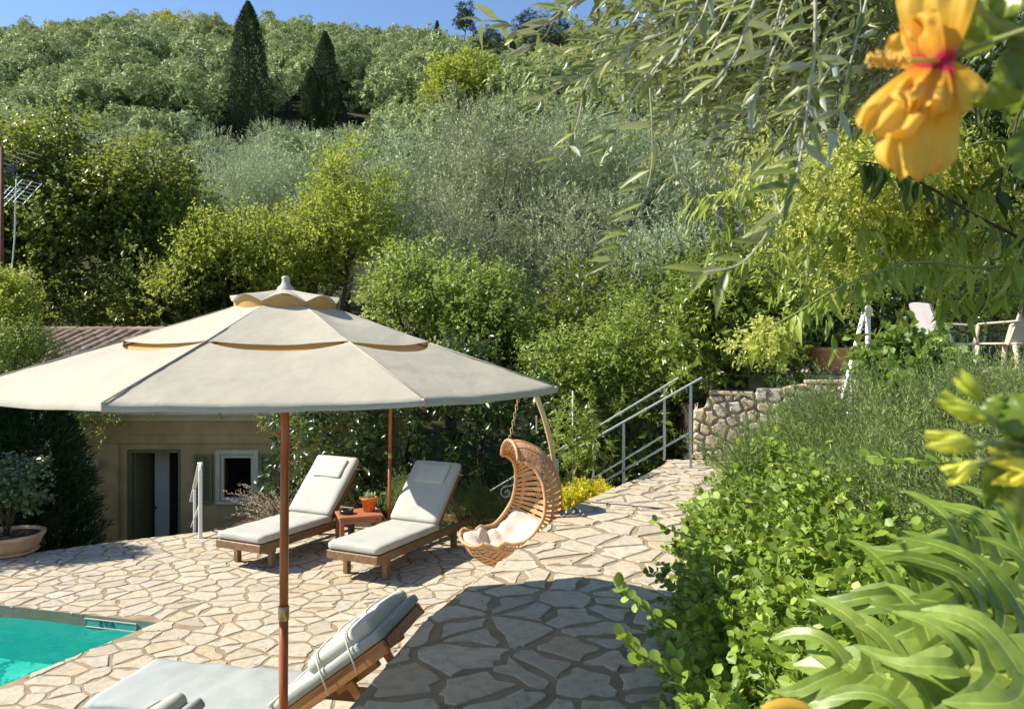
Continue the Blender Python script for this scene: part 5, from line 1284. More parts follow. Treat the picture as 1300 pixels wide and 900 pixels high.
# bowl on the upper terrace with strap leaved plant
bp = at(1053, 483, 10.8)
cb = pot('clay_bowl', 'large terracotta bowl with a strap leaved plant on the upper terrace', (bp.x, bp.y, 2.05), [(.20, 0), (.24, .01), (.30, .15), (.325, .33), (.345, .34), (.345, .39), (.31, .39), (.29, .35)], M['terracotta'], 36)
g = np.random.default_rng(89); n = 70; a = g.uniform(0, 6.28, n); e = g.uniform(.5, 1.5, n)
D = unit(np.c_[np.cos(a), np.sin(a), e]); P = D * .05 + np.array([0, 0, .36])
link('leaves', leaves_mesh('leaves', P, D, unit(np.c_[-np.cos(a), -np.sin(a), np.full(n, .6)]), g.uniform(.28, .5, n), .075, g.random(n), M['L_green'], 'lance'), cb)
# young tree by the stair
yt = thing('young_tree', 'thin young tree tied to a stake beside the stair rails', 'tree', (.78, 9.05, -.03))
b = MB(); b.tube([(0, 0, 0), (.01, 0, .6), (-.01, 0, 1.2), (0, 0, 1.75)], [.022, .018, .012, .005], 7)
for k, (dx, dy, z0) in enumerate(((.25, 0, .9), (-.28, .1, .95), (.2, .15, 1.15), (-.2, -.1, 1.2), (.12, -.2, 1.35), (-.1, .1, 1.5))): b.tube([(0, 0, z0), (dx * .5, dy * .5, z0 + .10), (dx, dy, z0 + .22)], [.008, .006, .003], 5)
link('trunk', b.mesh('trunk', M['bark']), yt)
one('stake', M['greymetal'], lambda b: b.tube([(-.05, .03, 0), (-.05, .03, 1.95)], .009, 6), yt)
g = np.random.default_rng(90); C, r = ell_clumps(g, 16, .30, .30, .46, (0, 0, 1.32), -.9, (.35, .5), .2)
link('crown', crown(g, 'crown', C, r, M['L_cestrum'], 16, 7, .15, .075, .022, .1, .8, .35, 'lance'), yt)

# ------------------------------------------------------------------ near planting on the bank
def leaf_shape(name, tpl, L, W, mat, tone, seed=0, sub=True):
    g = np.random.default_rng(seed)
    return leaves_mesh(name, np.zeros((1, 3)), np.array([[1., 0, 0]]), np.array([[0, 0, 1.]]), L, W, np.array([tone]), mat, tpl, True)
def frame_mat(P, D, N, s=1.0):
    d = Vector(D).normalized(); y = Vector(N).cross(d); y = y.normalized() if y.length > 1e-4 else Vector((0, 1, 0)); n = d.cross(y)
    m = Matrix((d, y, n)).transposed().to_4x4(); m.translation = Vector(P); return m @ Matrix.Scale(s, 4)
def leaf_objects(parent, P, D, N, S, meshes, g, origin):
    for i in range(len(P)):
        o = link('leaf', meshes[int(g.integers(len(meshes)))], parent); o.matrix_local = frame_mat(Vector(P[i]) - Vector(origin), D[i], N[i], float(S[i]))
def split_near(P, D, N, tone, sz, k, g, score):
    """pick the k leaves that show largest"""
    idx = np.argsort(-score)[:k]; m = np.ones(len(P), bool); m[idx] = False
    return idx, m
def big_score(P):
    d = P[:, 1]; px = 650 + F * P[:, 0] / np.maximum(d, .1); py = HZ + F * (EYE - P[:, 2]) / np.maximum(d, .1)
    return np.where((px > -10) & (px < 1310) & (py > -10) & (py < 910) & (d > .3), 1 / np.maximum(d, .1), 0)

# carissa-like shrub spilling over the path edge
g = np.random.default_rng(600); C = []
yy = 1.15
while yy < 7.7:
    rx = float(np.interp(yy, [p[1] for p in path_right[::-1]], [p[0] for p in path_right[::-1]]))
    u = .04 + g.uniform(0, .1) + .02 * yy; wmax = 1.0 - .045 * yy
    while u < wmax:
        z = .98 + (.50 + .04 * min(yy, 5)) * float(smoothstep(.0, .85, u)) + g.normal(0, .05)
        C.append((rx + u + g.normal(0, .04), yy + g.normal(0, .06), z, g.uniform(.13, .21)))
        if u < .32: C.append((rx + u - .02, yy + g.normal(0, .06), z - .16, g.uniform(.11, .16)))
        u += .145
    yy += .135
C = np.array(C); n = len(C); nsh = 18
ci = np.repeat(np.arange(n), nsh); uu = unit(g.normal(0, 1, (n * nsh, 3)) + np.array([-.25, -.2, .6]))
P0 = C[ci, :3] + uu * (C[ci, 3] * g.uniform(.2, .9, n * nsh))[:, None]; D0 = unit(uu + g.normal(0, .5, uu.shape) + np.array([-.15, 0, .35]))
P, D, N, idx = shoots_to_leaves(g, P0, D0, g.uniform(.08, .2, len(P0)), 9, .75, .05, .7)
tone = .5 + g.normal(0, .13, n)[ci][idx] + g.normal(0, .15, len(P)); sz = g.uniform(.65, 1.25, len(P))
bush = thing('round_leaved_shrub', 'bright green shrub of round glossy leaves spilling onto the raised path', 'shrub', (1.3, 4, .95)); BO = np.array([1.3, 4, .95])
sc_ = big_score(P) * (1 + .3 * g.random(len(P))) * (P[:, 1] > 1.2); sel, keepm = split_near(P, D, N, tone, sz, 285, g, sc_)
RL = [leaf_shape('leaf', 'round', .043, .036, M['L_carissa'], t_, 0) for t_ in (.3, .5, .65, .85)]
leaf_objects(bush, P[sel], D[sel], N[sel], sz[sel], RL, g, BO)
o = link('foliage', leaves_mesh('foliage', P[keepm] - BO, D[keepm], N[keepm], .044 * sz[keepm], .036 * sz[keepm], tone[keepm], M['L_carissa'], 'oval', True), bush); o['kind'] = 'stuff'
b = MB()
for i in range(0, len(P0), 9): p = P0[i] - BO; q = p + D0[i] * .18; b.tube([p - D0[i] * .12 + np.array([0, 0, -.05]), p, q], [.004, .003, .0015], 4, False)
o = link('stems', b.mesh('stems', M['greentwig']), bush); o['kind'] = 'stuff'
# long shoots reaching out of the shrub
sh = [[(980, 600, 5.0), (930, 606, 4.9), (890, 604, 4.8)], [(1290, 600, 2.6), (1210, 588, 2.6), (1150, 584, 2.65), (1095, 578, 2.7)], [(1080, 640, 3.6), (1110, 610, 3.6), (1135, 585, 3.6)], [(900, 690, 3.2), (850, 672, 3.15), (830, 660, 3.1)],
      [(860, 800, 2.4), (800, 760, 2.35), (782, 742, 2.3)], [(870, 860, 2.2), (810, 830, 2.15), (785, 805, 2.1)], [(960, 640, 3.8), (900, 632, 3.8), (872, 640, 3.8)], [(1150, 700, 2.6), (1180, 690, 2.5), (1160, 640, 2.5)]]
for k, pl in enumerate(sh):
    pts = [at(*p) for p in pl]; pts = [Vector(x) for x in pts]; b = MB(); b.tube([p - Vector(BO) for p in pts], [.004, .003, .0015][:len(pts)] if len(pts) == 3 else [.005, .004, .003, .0015], 5)
    link('shoot', b.mesh('shoot', M['greentwig']), bush); PP = []; DD = []; NN = []
    for a, c in zip(pts[:-1], pts[1:]):
        for q in range(4):
            p = a.lerp(c, (q + .3) / 4); ax = (c - a).normalized(); s = 1 if q % 2 else -1
            for s in (-1, 1): PP.append(p + ax * g.uniform(-.01, .01)); DD.append(ax * g.uniform(.2, .8) + Vector((g.normal(0, .25), s * .6, .5 * s + g.normal(0, .35)))); NN.append(Vector((g.normal(0, .5), -.6 + g.normal(0, .4), .8)))
    for i in range(len(PP)): o = link('leaf', RL[int(g.integers(4))], bush); o.matrix_local = frame_mat(PP[i] - Vector(BO), DD[i], NN[i], float(g.uniform(.6, 1.15)))

# feathery bushes
def feather(label, parts, seed, base, mat, nsh=60, k=34, L=.034, W=.0055, sl=.42, dirb=(-.5, -.1, .9), tb=0):
    g = np.random.default_rng(seed); t = thing('feathery_bush', label, 'bush', base)
    Ps = []; Ds = []; Ns = []; Ts = []; b = MB()
    for c, r, ncl in parts:
        C, rr = ell_clumps(g, ncl, *r, c, -.5, (.25, .4), .15); ci = np.repeat(np.arange(ncl), nsh)
        u = unit(g.normal(0, 1, (ncl * nsh, 3)) + np.array([0, -.2, .4])); P0 = C[ci] + u * rr[ci][:, None] * g.uniform(.2, .9, (ncl * nsh, 1)); D0 = unit(u * .6 + np.array(dirb) + g.normal(0, .28, u.shape))
        P, D, N, idx = shoots_to_leaves(g, P0, D0, sl * g.uniform(.4, 1.15, len(P0)), k, .55, 0, .4, .05, .12)
        tt = .42 + tb + g.normal(0, .12, ncl)[ci][idx] + g.normal(0, .1, len(P)) + .12 * g.normal(0, 1, len(P0))[idx]
        Ps.append(P); Ds.append(D); Ns.append(N); Ts.append(tt)
        for i in range(0, len(P0), 5): p = P0[i] - np.array(base); b.tube([p - D0[i] * .12, p + D0[i] * sl * .7], [.004, .0015], 3, False)
    P = np.concatenate(Ps) - np.array(base)
    o = link('foliage', leaves_mesh('foliage', P, np.concatenate(Ds), np.concatenate(Ns), L * g.uniform(.6, 1.2, len(P)), W, np.concatenate(Ts), mat, 'flat'), t); o['kind'] = 'stuff'
    o = link('stems', b.mesh('stems', M['greentwig']), t); o['kind'] = 'stuff'
    return t
feather('large feathery dark green bush between the round leaved shrub and the chairs', [((2.35, 4.9, 1.52), (.95, .9, .50), 30), ((3.25, 5.2, 1.66), (.75, .75, .60), 24), ((1.95, 3.7, 1.45), (.55, .7, .32), 16), ((2.75, 3.9, 1.5), (.7, .7, .45), 18), ((1.95, 2.75, 1.62), (.5, .6, .28), 14)], 610, (2.6, 4.9, 1.3), M['L_rose'])
feather('feathery branches reaching left over the rubble wall', [((3.25, 7.0, 1.66), (.65, .5, .22), 14)], 611, (3.3, 7.0, 1.2), M['L_rose'], 34, 34, .036, .007, .5, (-.9, 0, .25))
feather('feathery upright bush in front of the beige chair', [((4.25, 6.4, 1.80), (.6, .5, .38), 16)], 612, (4.2, 6.4, 1.6), M['L_rose'], 50, 30, .036, .007, .42, (-.35, 0, 1), .12)
# round leaved climber by the white handrail
blob_tree('round_leaved_climber', 'scrambling plant with round leaves around the white handrail foot', 1152, 478, 7.4, 50, 38, M['L_carissa'], 613, 26, 16, 6, .26, .10, .082, .3, .8, .1, 'oval', cat='climber', tr=.015, base=1.6, trunkmat=M['greentwig'], tbias=-.15, smooth=True)

# large lobed-leaf plants
def lobed_leaf(seed, L=.42, nl=8, wid=.040, droop=.22, tone=.5):
    g = np.random.default_rng(seed); V = []; Fs = []
    def mid(u): return np.array([L * u, 0, .06 * L * math.sin(u * 2.2) - droop * L * u ** 2.2])
    def strip(pts, ws, upv):
        b0 = len(V); n = len(pts)
        for i, p in enumerate(pts):
            d = pts[min(i + 1, n - 1)] - pts[max(i - 1, 0)]; d = d / (np.linalg.norm(d) + 1e-9); s = np.cross(d, upv); s /= np.linalg.norm(s) + 1e-9; nn = np.cross(s, d)
            for q, lift in ((-1, .16), (-.5, .10), (-.08, -.02), (.08, -.02), (.5, .10), (1, .16)): V.append(p + s * ws[i] * q + nn * ws[i] * lift)
        for i in range(n - 1):
            for q in range(5): a = b0 + i * 6 + q; Fs.append((a, a + 1, a + 7, a + 6))
    up = np.array([0, 0, 1.])
    cp = [mid(u) for u in np.linspace(0, 1.0, 11)]; strip(cp, [.024, .060, .074, .076, .072, .062, .052, .042, .032, .020, .003], up)
    for s in (-1, 1):
        for k in range(nl):
            u = .02 + .74 * (k + g.uniform(-.15, .15)) / (nl - 1); u = max(.01, u); base = mid(u); ll = L * (.40 + .22 * math.sin(math.pi * (.22 + .62 * u))) * g.uniform(.85, 1.15) * (1 - .25 * u); ang = R(104 - 66 * u) + g.normal(0, .10)
            cv_ = g.uniform(.15, .75); dr_ = g.uniform(.10, .42); wv = g.uniform(-.05, .05)
            pts = []
            for t_ in np.linspace(0, 1, 9):
                aa = ang - cv_ * t_ + wv * math.sin(t_ * 6); r = ll * t_
                pts.append(base + np.array([r * math.cos(aa), s * r * math.sin(aa), .12 * ll * math.sin(t_ * 2.4) - dr_ * ll * t_ ** 2.2 + .03 * ll * math.sin(t_ * 7 + k) + .002 + .001 * k]))
            w = wid * g.uniform(.9, 1.2) * (.75 + .4 * math.sin(math.pi * min(1, u + .2)))
            strip(pts, [w * .95, w * .80, w * .66, w * .62, w * .66, w * .66, w * .58, w * .40, w * .08], up)
    me = npmesh('lobed_leaf', np.array(V), np.array(Fs), M['L_philo'], np.full(len(Fs), tone) + np.where(np.arange(len(Fs)) % 5 == 2, .45, -.06), True); return me
PL = [lobed_leaf(700 + i, L, nl, wd, dr, tn) for i, (L, nl, wd, dr, tn) in enumerate([(.33, 7, .024, .22, .5), (.30, 6, .024, .32, .65), (.36, 8, .025, .14, .4), (.25, 6, .022, .3, .8)])]
def philo(label, base, leaves, seed):
    g = np.random.default_rng(seed); t = thing('lobed_leaf_plant', label, 'plant', base)
    b = MB(); b.tube([(0, 0, -.25), (.01, 0, 0), (0, 0, .12)], [.05, .045, .03], 8); link('stem', b.mesh('stem', M['dryleaf']), t)
    for (px, py, d, az, el, v, s) in leaves:
        tip = at(px + 62, py + 22, d) - Vector(base); az = R(az); el = R(el); dirv = Vector((math.cos(az) * math.cos(el), math.sin(az) * math.cos(el), math.sin(el)))
        nrm = Vector((-.15, -.95, 1)); o = link('leaf', PL[v], t); o.matrix_local = frame_mat(tip, dirv, nrm, s)
        pts = [Vector((0, 0, .05)), Vector((tip.x * .35, tip.y * .35, tip.z * .75 + .05)), Vector((tip.x * .8, tip.y * .8, tip.z * .98)), tip + dirv * .03]
        one('leaf_stalk', M['greentwig'], lambda b: b.tube(pts, [.009, .008, .006, .004], 6), t)
    for k in range(9):
        a = g.uniform(0, 6.28); b = MB(); b.tube([(0, 0, 0), (math.cos(a) * .06, math.sin(a) * .06, .12), (math.cos(a) * .13, math.sin(a) * .13, g.uniform(.1, .22))], [.016, .014, .003], 5); link('dry_sheath', b.mesh('dry_sheath', M['dryleaf']), t)
philo('plant with big glossy lobed leaves at the lower right corner', (1.02, 1.42, 1.42), [
    (1262, 790, 1.42, 158, 14, 0, 1.0), (1330, 735, 1.45, 165, 20, 0, 1.0), (1345, 690, 1.55, 172, 6, 1, 1.0),
    (1215, 880, 1.22, 160, 12, 1, 1.05), (1345, 800, 1.22, 175, 16, 2, .85), (1300, 930, 1.06, 176, 10, 1, .95), (1165, 925, 1.2, 150, 16, 3, .95),
    (1350, 880, 1.05, 170, 18, 3, 1.0), (1290, 760, 1.6, 118, 34, 3, .9), (1240, 960, 1.05, 180, 6, 3, .8)], 720)

# hibiscus
hb_t = thing('hibiscus_shrub', 'hibiscus shrub reaching in at the right edge with a large orange flower', 'shrub', (.95, .35, 1.0)); HBO = Vector((.95, .35, 1.0))
def hb_tube(name, pl, rr, mat=None):
    pts = [at(*p) - HBO for p in pl]; b = MB(); b.tube(pts, rr, 7); return link(name, b.mesh(name, mat or M['greentwig']), hb_t)
def shaped(name, pl_uv, mat, parent, tone, nu=16, nv=12):
    b = []
    V = [pl_uv(u, v) for u in np.linspace(0, 1, nu + 1) for v in np.linspace(-1, 1, nv + 1)]
    a = np.array([i * (nv + 1) + j for i in range(nu) for j in range(nv)]); fs = np.stack([a, a + nv + 1, a + nv + 2, a + 1], 1)
    tn = np.array([tone((i + .5) / nu, (j + .5) / nv * 2 - 1) for i in range(nu) for j in range(nv)])
    return link(name, npmesh(name, np.array(V), fs, mat, tn, True), parent)
fd = .60; throat = at(1186, 82, fd)
def petal(dirv, side, length, width, back=0.0, ruf=.004, seed=0, curl=0.0):
    dirv = Vector(dirv).normalized(); side = Vector(side); side = (side - dirv * side.dot(dirv)).normalized(); nn = side.cross(dirv)
    def f(u, v):
        w = width * (.42 + .58 * math.sin(min(1, u * 1.12) * math.pi * .5) ** .9) * (1 if u < .8 else math.sqrt(max(0, 1 - ((u - .8) / .2) ** 2 * .62)))
        r = length * u * (1 - .10 * abs(v) ** 2.5 * u)
        z = back * length * u * u + ruf * u * u * (math.sin(v * 9 + seed) * 1.2 + 1.4 * noise.noise(Vector((u * 5, v * 4, seed)))) + curl * width * v * v * u
        z += .0009 * math.sin(v * 26 + seed) * u
        p = throat + dirv * r + side * (w * v) + nn * z - HBO; return tuple(p)
    o = shaped('petal', f, M['petal'], hb_t, lambda u, v: min(1, u * 1.5 + .01 + .05 * noise.noise(Vector((u * 8, v * 8, seed)))), 26, 22)
    return o
petal((.06, .05, 1), (1, -.5, 0), .090, .030, -.10, .004, 1, .15)
petal((-.36, .22, .66), (.5, -.7, .5), .044, .024, -.12, .005, 2, .15)
petal((.24, -.16, -.62), (.95, -.35, .30), .046, .025, .10, .003, 3, .10)
petal((-.66, -.15, -.72), (.7, -.5, -.62), .086, .024, -.06, .005, 4, .14)
petal((-.24, -.06, -1), (1, -.45, -.1), .094, .030, .02, .005, 5, .14)
petal((-.40, -.35, -.62), (.8, -.5, -.4), .052, .022, .02, .006, 6, .2)
b = MB(); q = [at(1190, 78, fd), at(1160, 78, fd - .01), at(1130, 77, fd - .015), at(1106, 74, fd - .02)]; b.tube([p - HBO for p in q], [.0022, .0026, .003, .002], 8)
link('pistil', b.mesh('pistil', M['pistil']), hb_t); b = MB(); gp = np.random.default_rng(5)
for k in range(70):
    c = at(1108 + gp.uniform(0, 42), 76, fd - .015) + Vector(gp.normal(0, .0035, 3)); b.lathe([(0, -.0016), (.0016, 0), (0, .0016)], 5, tuple(c - HBO))
for k in range(5): c = at(1104 + gp.uniform(-4, 3), 72 + k * 2.0, fd - .02); b.lathe([(0, -.002), (.002, 0), (0, .002)], 6, tuple(c - HBO))
o = link('stamens', b.mesh('stamens', M['pistil']), hb_t); o['kind'] = 'stuff'
hb_tube('flower_stalk', [(1200, 78, .60), (1240, 60, .60), (1290, 42, .58), (1360, 20, .56)], [.003, .0022, .0022, .003])
hb_tube('branch', [(1400, 120, .62), (1330, 60, .60), (1280, 35, .6), (1245, 15, .6), (1230, -30, .6)], [.005, .004, .004, .003, .002])
hb_tube('branch', [(1420, 640, .62), (1340, 580, .60), (1290, 548, .58), (1262, 535, .57), (1235, 520, .56)], [.005, .004, .0035, .003, .002])
b = MB(); b.lathe([(0, -.012), (.005, -.011), (.0065, -.004), (.0055, .004), (.003, .008), (0, .009)], 10, tuple(at(1212, 86, .605) - HBO)); link('calyx', b.mesh('calyx', M['L_hib']), hb_t)
def hib_leaf(a, c, w, tone, tw=0.3, mat='L_hib', cup=.25):
    A = at(*a); Cc = at(*c); d = Cc - A; L = d.length; dn = d.normalized(); view = (A - Vector((0, 0, EYE))).normalized(); s = dn.cross(view).normalized(); s = (s + view * tw).normalized(); nn = s.cross(dn)
    def f(u, v):
        ww = w * math.sin(math.pi * min(1, u * .93 + .07)) ** .8 * (1 - .25 * u); z = cup * ww * v * v - .10 * L * u * u + .003 * math.sin(u * 20 + v * 3) * abs(v)
        return tuple(A + dn * L * u + s * (ww * v) + nn * z - HBO)
    return shaped('leaf', f, M[mat], hb_t, lambda u, v: tone + .12 * (abs(v) < .12), 12, 8)
for a, c, w, tn, tw in [((1275, 25, .62), (1200, 70, .66), .020, .8, .4), ((1300, 118, .60), (1226, 128, .59), .014, 1.0, .5), ((1290, 60, .6), (1268, 128, .64), .015, .55, -.5), ((1310, 20, .6), (1292, 120, .6), .016, .35, .3),
                    ((1300, 160, .66), (1296, 232, .66), .014, .3, .6), ((1262, -10, .6), (1302, 10, .58), .018, .9, .2), ((1240, 0, .62), (1290, 45, .60), .016, .7, -.3), ((1330, 90, .62), (1270, 150, .66), .012, .5, .9),
                    ((1262, 535, .57), (1345, 505, .56), .020, .6, .5), ((1275, 548, .58), (1350, 560, .57), .022, .25, -.4), ((1290, 560, .58), (1250, 640, .62), .014, .5, .5), ((1250, 530, .57), (1272, 500, .58), .008, .8, .3), ((1300, 520, .60), (1330, 600, .60), .020, .15, .2),
                    ((1282, 575, .6), (1300, 690, .6), .012, .85, .7)]: hib_leaf(a, c, w, tn, tw)
def bud(px, py, d, ln, w, ang, tone, seed, n=6, mat='L_bud', open_=.0):
    ln *= 1.25; w *= .92
    g = np.random.default_rng(seed); c = at(px, py, d); ax = Vector((math.cos(ang), .1, math.sin(ang))).normalized(); s1 = ax.cross(Vector((0, 1, 0))).normalized(); s2 = ax.cross(s1)
    for k in range(n):
        lk = g.uniform(.75, 1.15); a = 2 * math.pi * k / n + g.normal(0, .2); rd = s1 * math.cos(a) + s2 * math.sin(a); tg_ = ax.cross(rd)
        def f(u, v):
            r = w * .62 * math.sin(math.pi * min(1, u * .86 + .03)) ** .8 + (.25 + open_) * w * u ** 2.5 * (.6 + .8 * (k % 2)) + .0004; ww = w * .82 * math.sin(math.pi * min(1, u * .80 + .16)) ** 1.2 * (1 - .35 * u); return tuple(c + ax * ln * u * lk + rd * (r * (1 - .2 * v * v)) + tg_ * (v * ww) + rd * .0015 * math.sin(v * 3) - HBO)
        shaped('bud_sepal', f, M[mat], hb_t, lambda u, v: tone + .15 * u + g.normal(0, .03), 9, 6)
bud(1250, 532, .55, .022, .0085, 2.75, .45, 1); bud(1243, 505, .56, .018, .0085, 2.2, .3, 2); bud(1222, 518, .57, .016, .0065, 2.6, .3, 3)
bud(1236, 566, .55, .024, .0095, 3.0, .95, 4, 7, 'L_bud', .25); bud(1240, 590, .54, .018, .008, 3.6, .8, 5, 6, 'L_bud', .25); bud(1330, 600, .55, .030, .012, 3.1, .95, 6, 6, 'L_yflower', .6)
hb_tube('flower_stalk', [(1236, 566, .55), (1275, 560, .56), (1300, 565, .58)], [.0022, .002, .002]); hb_tube('flower_stalk', [(1238, 588, .54), (1275, 578, .56), (1300, 575, .58)], [.0022, .002, .002]); hb_tube('flower_stalk', [(1330, 600, .55), (1350, 590, .58)], [.002, .002])
fl = thing('fallen_petal', 'blurred orange yellow petal tip at the bottom edge below the shrub', 'flower', tuple(at(1022, 905, .8)))
def f(u, v): w = .020 * math.sin(math.pi * min(1, u * .9 + .08)) ** .6; return (-.045 + .055 * u, .006 * v * v, w * v * .5 + .004 * math.sin(u * 3))
shaped('petal', f, M['petal'], fl, lambda u, v: .9, 12, 8)

# ------------------------------------------------------------------ overhanging olive with near twigs
ot = thing('olive_tree', 'olive tree overhanging from the upper right, long twigs dangling into view', 'tree', (3.6, 2.6, 1.7)); OO = Vector((3.6, 2.6, 1.7))
b = MB(); b.tube([(0, 0, -.3), (.05, .1, .8), (-.2, .1, 1.7), (-.7, .0, 2.4)], [.16, .13, .10, .06], 10); link('trunk', b.mesh('trunk', M['bark']), ot)
for k, e in enumerate([at(1010, -40, 1.5), at(900, -60, 1.6), at(830, -30, 2.2), at(1060, -20, 3.0), at(950, 0, 3.4), at(1180, 20, 3.2)]):
    s0 = Vector((-.6, .0, 2.3)); e = e - OO; m_ = s0.lerp(e, .5) + Vector((0, 0, .35)); one('branch', M['bark'], lambda b: b.tube([s0, s0.lerp(m_, .6) + Vector((0, 0, .06)), m_, m_.lerp(e, .6), e], [.045, .035, .022, .013, .007], 7), ot)
g = np.random.default_rng(801)
tw = [ [(1035, -10, 1.2), (1034, 60, 1.2), (1026, 130, 1.2), (1018, 190, 1.2), (1003, 245, 1.18), (975, 295, 1.16), (940, 335, 1.15), (893, 346, 1.14)],
  [(888, -10, 1.5), (872, 35, 1.5), (840, 78, 1.5), (826, 100, 1.5), (828, 160, 1.52), (827, 215, 1.55), (810, 275, 1.55), (790, 312, 1.55), (768, 345, 1.55)],
  [(962, -10, 1.2), (948, 30, 1.2), (936, 65, 1.18), (915, 95, 1.17), (898, 112, 1.16)], [(870, 10, 1.9), (815, 55, 1.9), (775, 75, 1.9), (745, 105, 1.9), (735, 150, 1.9), (722, 185, 1.9), (700, 211, 1.9)],
  [(850, 40, 1.8), (800, 60, 1.8), (760, 85, 1.8), (718, 108, 1.8), (672, 135, 1.8)], [(790, -10, 1.7), (735, -2, 1.7), (705, 22, 1.7), (672, 45, 1.7), (640, 28, 1.7), (603, 27, 1.7)],
  [(745, -10, 1.8), (705, 25, 1.8), (690, 48, 1.8), (665, 62, 1.8)], [(860, 60, 1.7), (810, 110, 1.7), (790, 150, 1.7), (770, 190, 1.7)], [(940, -10, 1.7), (915, 40, 1.7), (895, 80, 1.7), (870, 120, 1.7), (846, 150, 1.7)],
  [(1000, 20, 1.5), (975, 80, 1.5), (955, 130, 1.5), (930, 165, 1.5), (905, 195, 1.5)], [(1070, 60, 1.6), (1040, 110, 1.6), (1010, 150, 1.6), (985, 190, 1.6), (962, 215, 1.6)], [(1100, 0, 1.5), (1085, 60, 1.5), (1070, 120, 1.5), (1066, 170, 1.5)],
  [(820, -10, 1.9), (800, 30, 1.9), (770, 50, 1.9), (735, 62, 1.9)], [(1000, -20, 1.4), (985, 30, 1.4), (975, 75, 1.4)], [(905, -20, 1.4), (890, 25, 1.4), (862, 62, 1.4)] ]
NLf = [leaf_shape('leaf', 'lance', .078, .017, M['L_near'], t_, 0) for t_ in (.2, .45, .7, .95)]
nleaf = 0
for pl in tw:
    pts = [np.array(at(*p)) for p in pl]; n_s = (len(pts) - 1) * 6; cv = [Vector(cr([tuple(p) for p in pts], k / n_s)) for k in range(n_s + 1)]
    one('twig', M['twig'], lambda b: b.tube([p - OO for p in cv], list(np.linspace(.0032, .0011, len(cv))), 5), ot)
    acc = 0; k = 1
    for a, c in zip(cv[:-1], cv[1:]):
        acc += (c - a).length
        if acc > .026 * (pts[0][1] / 1.3) ** .5 and nleaf < 300:
            acc = 0; ax = (c - a).normalized(); k += 1
            for s in (-1, 1):
                if g.random() < .12 or nleaf >= 300: continue
                sd_ = Vector((-1.0, g.normal(0, .35), g.normal(.05, .22))) if s < 0 or g.random() < .35 else Vector((-.1 + g.normal(0, .45), g.normal(0, .5), -.5))
                d = (ax * .28 + sd_).normalized(); N_ = Vector((g.normal(0, .35), (-1.0 if g.random() < .7 else 1.0) + g.normal(0, .3), .75))
                o = link('leaf', NLf[int(g.integers(4))], ot); o.matrix_local = frame_mat(a - OO, d, N_, float(g.uniform(.65, 1.1))); nleaf += 1
C, r = ell_clumps(g, 54, .62, .5, .42, (0, 0, 0), -.9, (.25, .42), .2, .4); cc = np.array(at(1010, -5, 2.45)) - np.array(OO)
C = C + cc; n = len(C); nsh = 24; ci = np.repeat(np.arange(n), nsh); u = unit(g.normal(0, 1, (n * nsh, 3))); P0 = C[ci] + u * r[ci][:, None] * .7; D0 = unit(u * .5 + np.array([-.55, -.1, -.55]) + g.normal(0, .5, u.shape))
P, D, N, idx = shoots_to_leaves(g, P0, D0, g.uniform(.12, .34, len(P0)), 9, .8, .0, .9)
D = unit(D + np.array([-.45, 0, 0]))
o = link('foliage', leaves_mesh('foliage', P, D, N, .062 * g.uniform(.6, 1.15, len(P)), .013, .5 + g.normal(0, .18, len(P)), M['L_near'], 'lance', True), ot); o['kind'] = 'stuff'

C, r = ell_clumps(g, 34, .50, .45, .40, (0, 0, 0), -.9, (.25, .42), .2, .4); C = C + (np.array(at(1125, 10, 3.5)) - np.array(OO)); n = len(C); nsh = 26; ci = np.repeat(np.arange(n), nsh); u = unit(g.normal(0, 1, (n * nsh, 3))); P0 = C[ci] + u * r[ci][:, None] * .7; D0 = unit(u * .5 + np.array([-.4, -.1, -.6]) + g.normal(0, .5, u.shape))
P, D, N, idx = shoots_to_leaves(g, P0, D0, g.uniform(.12, .34, len(P0)), 10, .8, .0, .9)
o = link('inner_foliage', leaves_mesh('inner_foliage', P, D, N, .066 * g.uniform(.6, 1.15, len(P)), .014, .3 + g.normal(0, .18, len(P)), M['L_near'], 'lance', True), ot); o['kind'] = 'stuff'  # leaf tone lowered to put inner crown shade into the colour

# ------------------------------------------------------------------ blossoming shrub with drooping leaves
ct = thing('blossoming_shrub', 'arching shrub with drooping leaves and clusters of greenish yellow blossom', 'shrub', (3.9, 3.4, 1.8)); CO = Vector((3.9, 3.4, 1.8))
g = np.random.default_rng(820)
st_ = [([(1345, 420, 3.0), (1330, 330, 2.7), (1240, 275, 2.6), (1180, 238, 2.55), (1125, 212, 2.5), (1085, 205, 2.5)], 'darktwig'), ([(1420, 420, 3.0), (1330, 345, 2.8), (1240, 339, 2.7), (1160, 333, 2.6), (1110, 348, 2.5), (1060, 368, 2.4), (1010, 398, 2.4), (955, 428, 2.4)], 'greentwig'),
       ([(1420, 300, 3.2), (1330, 200, 3.0), (1260, 180, 2.9), (1200, 200, 2.9), (1150, 250, 2.9)], 'greentwig'), ([(1400, 420, 3.2), (1310, 380, 3.0), (1240, 372, 2.9), (1190, 385, 2.9)], 'greentwig'), ([(1400, 200, 3.0), (1310, 130, 2.8), (1280, 200, 2.7), (1262, 260, 2.7)], 'darktwig'), ([(1420, 260, 2.6), (1330, 250, 2.5), (1300, 310, 2.5), (1270, 380, 2.5)], 'greentwig'),
       ([(1300, 280, 3.3), (1200, 300, 3.2), (1120, 290, 3.2), (1050, 310, 3.2), (1000, 335, 3.2)], 'greentwig'), ([(1300, 240, 3.3), (1180, 230, 3.3), (1090, 225, 3.3), (1030, 240, 3.3)], 'greentwig')]
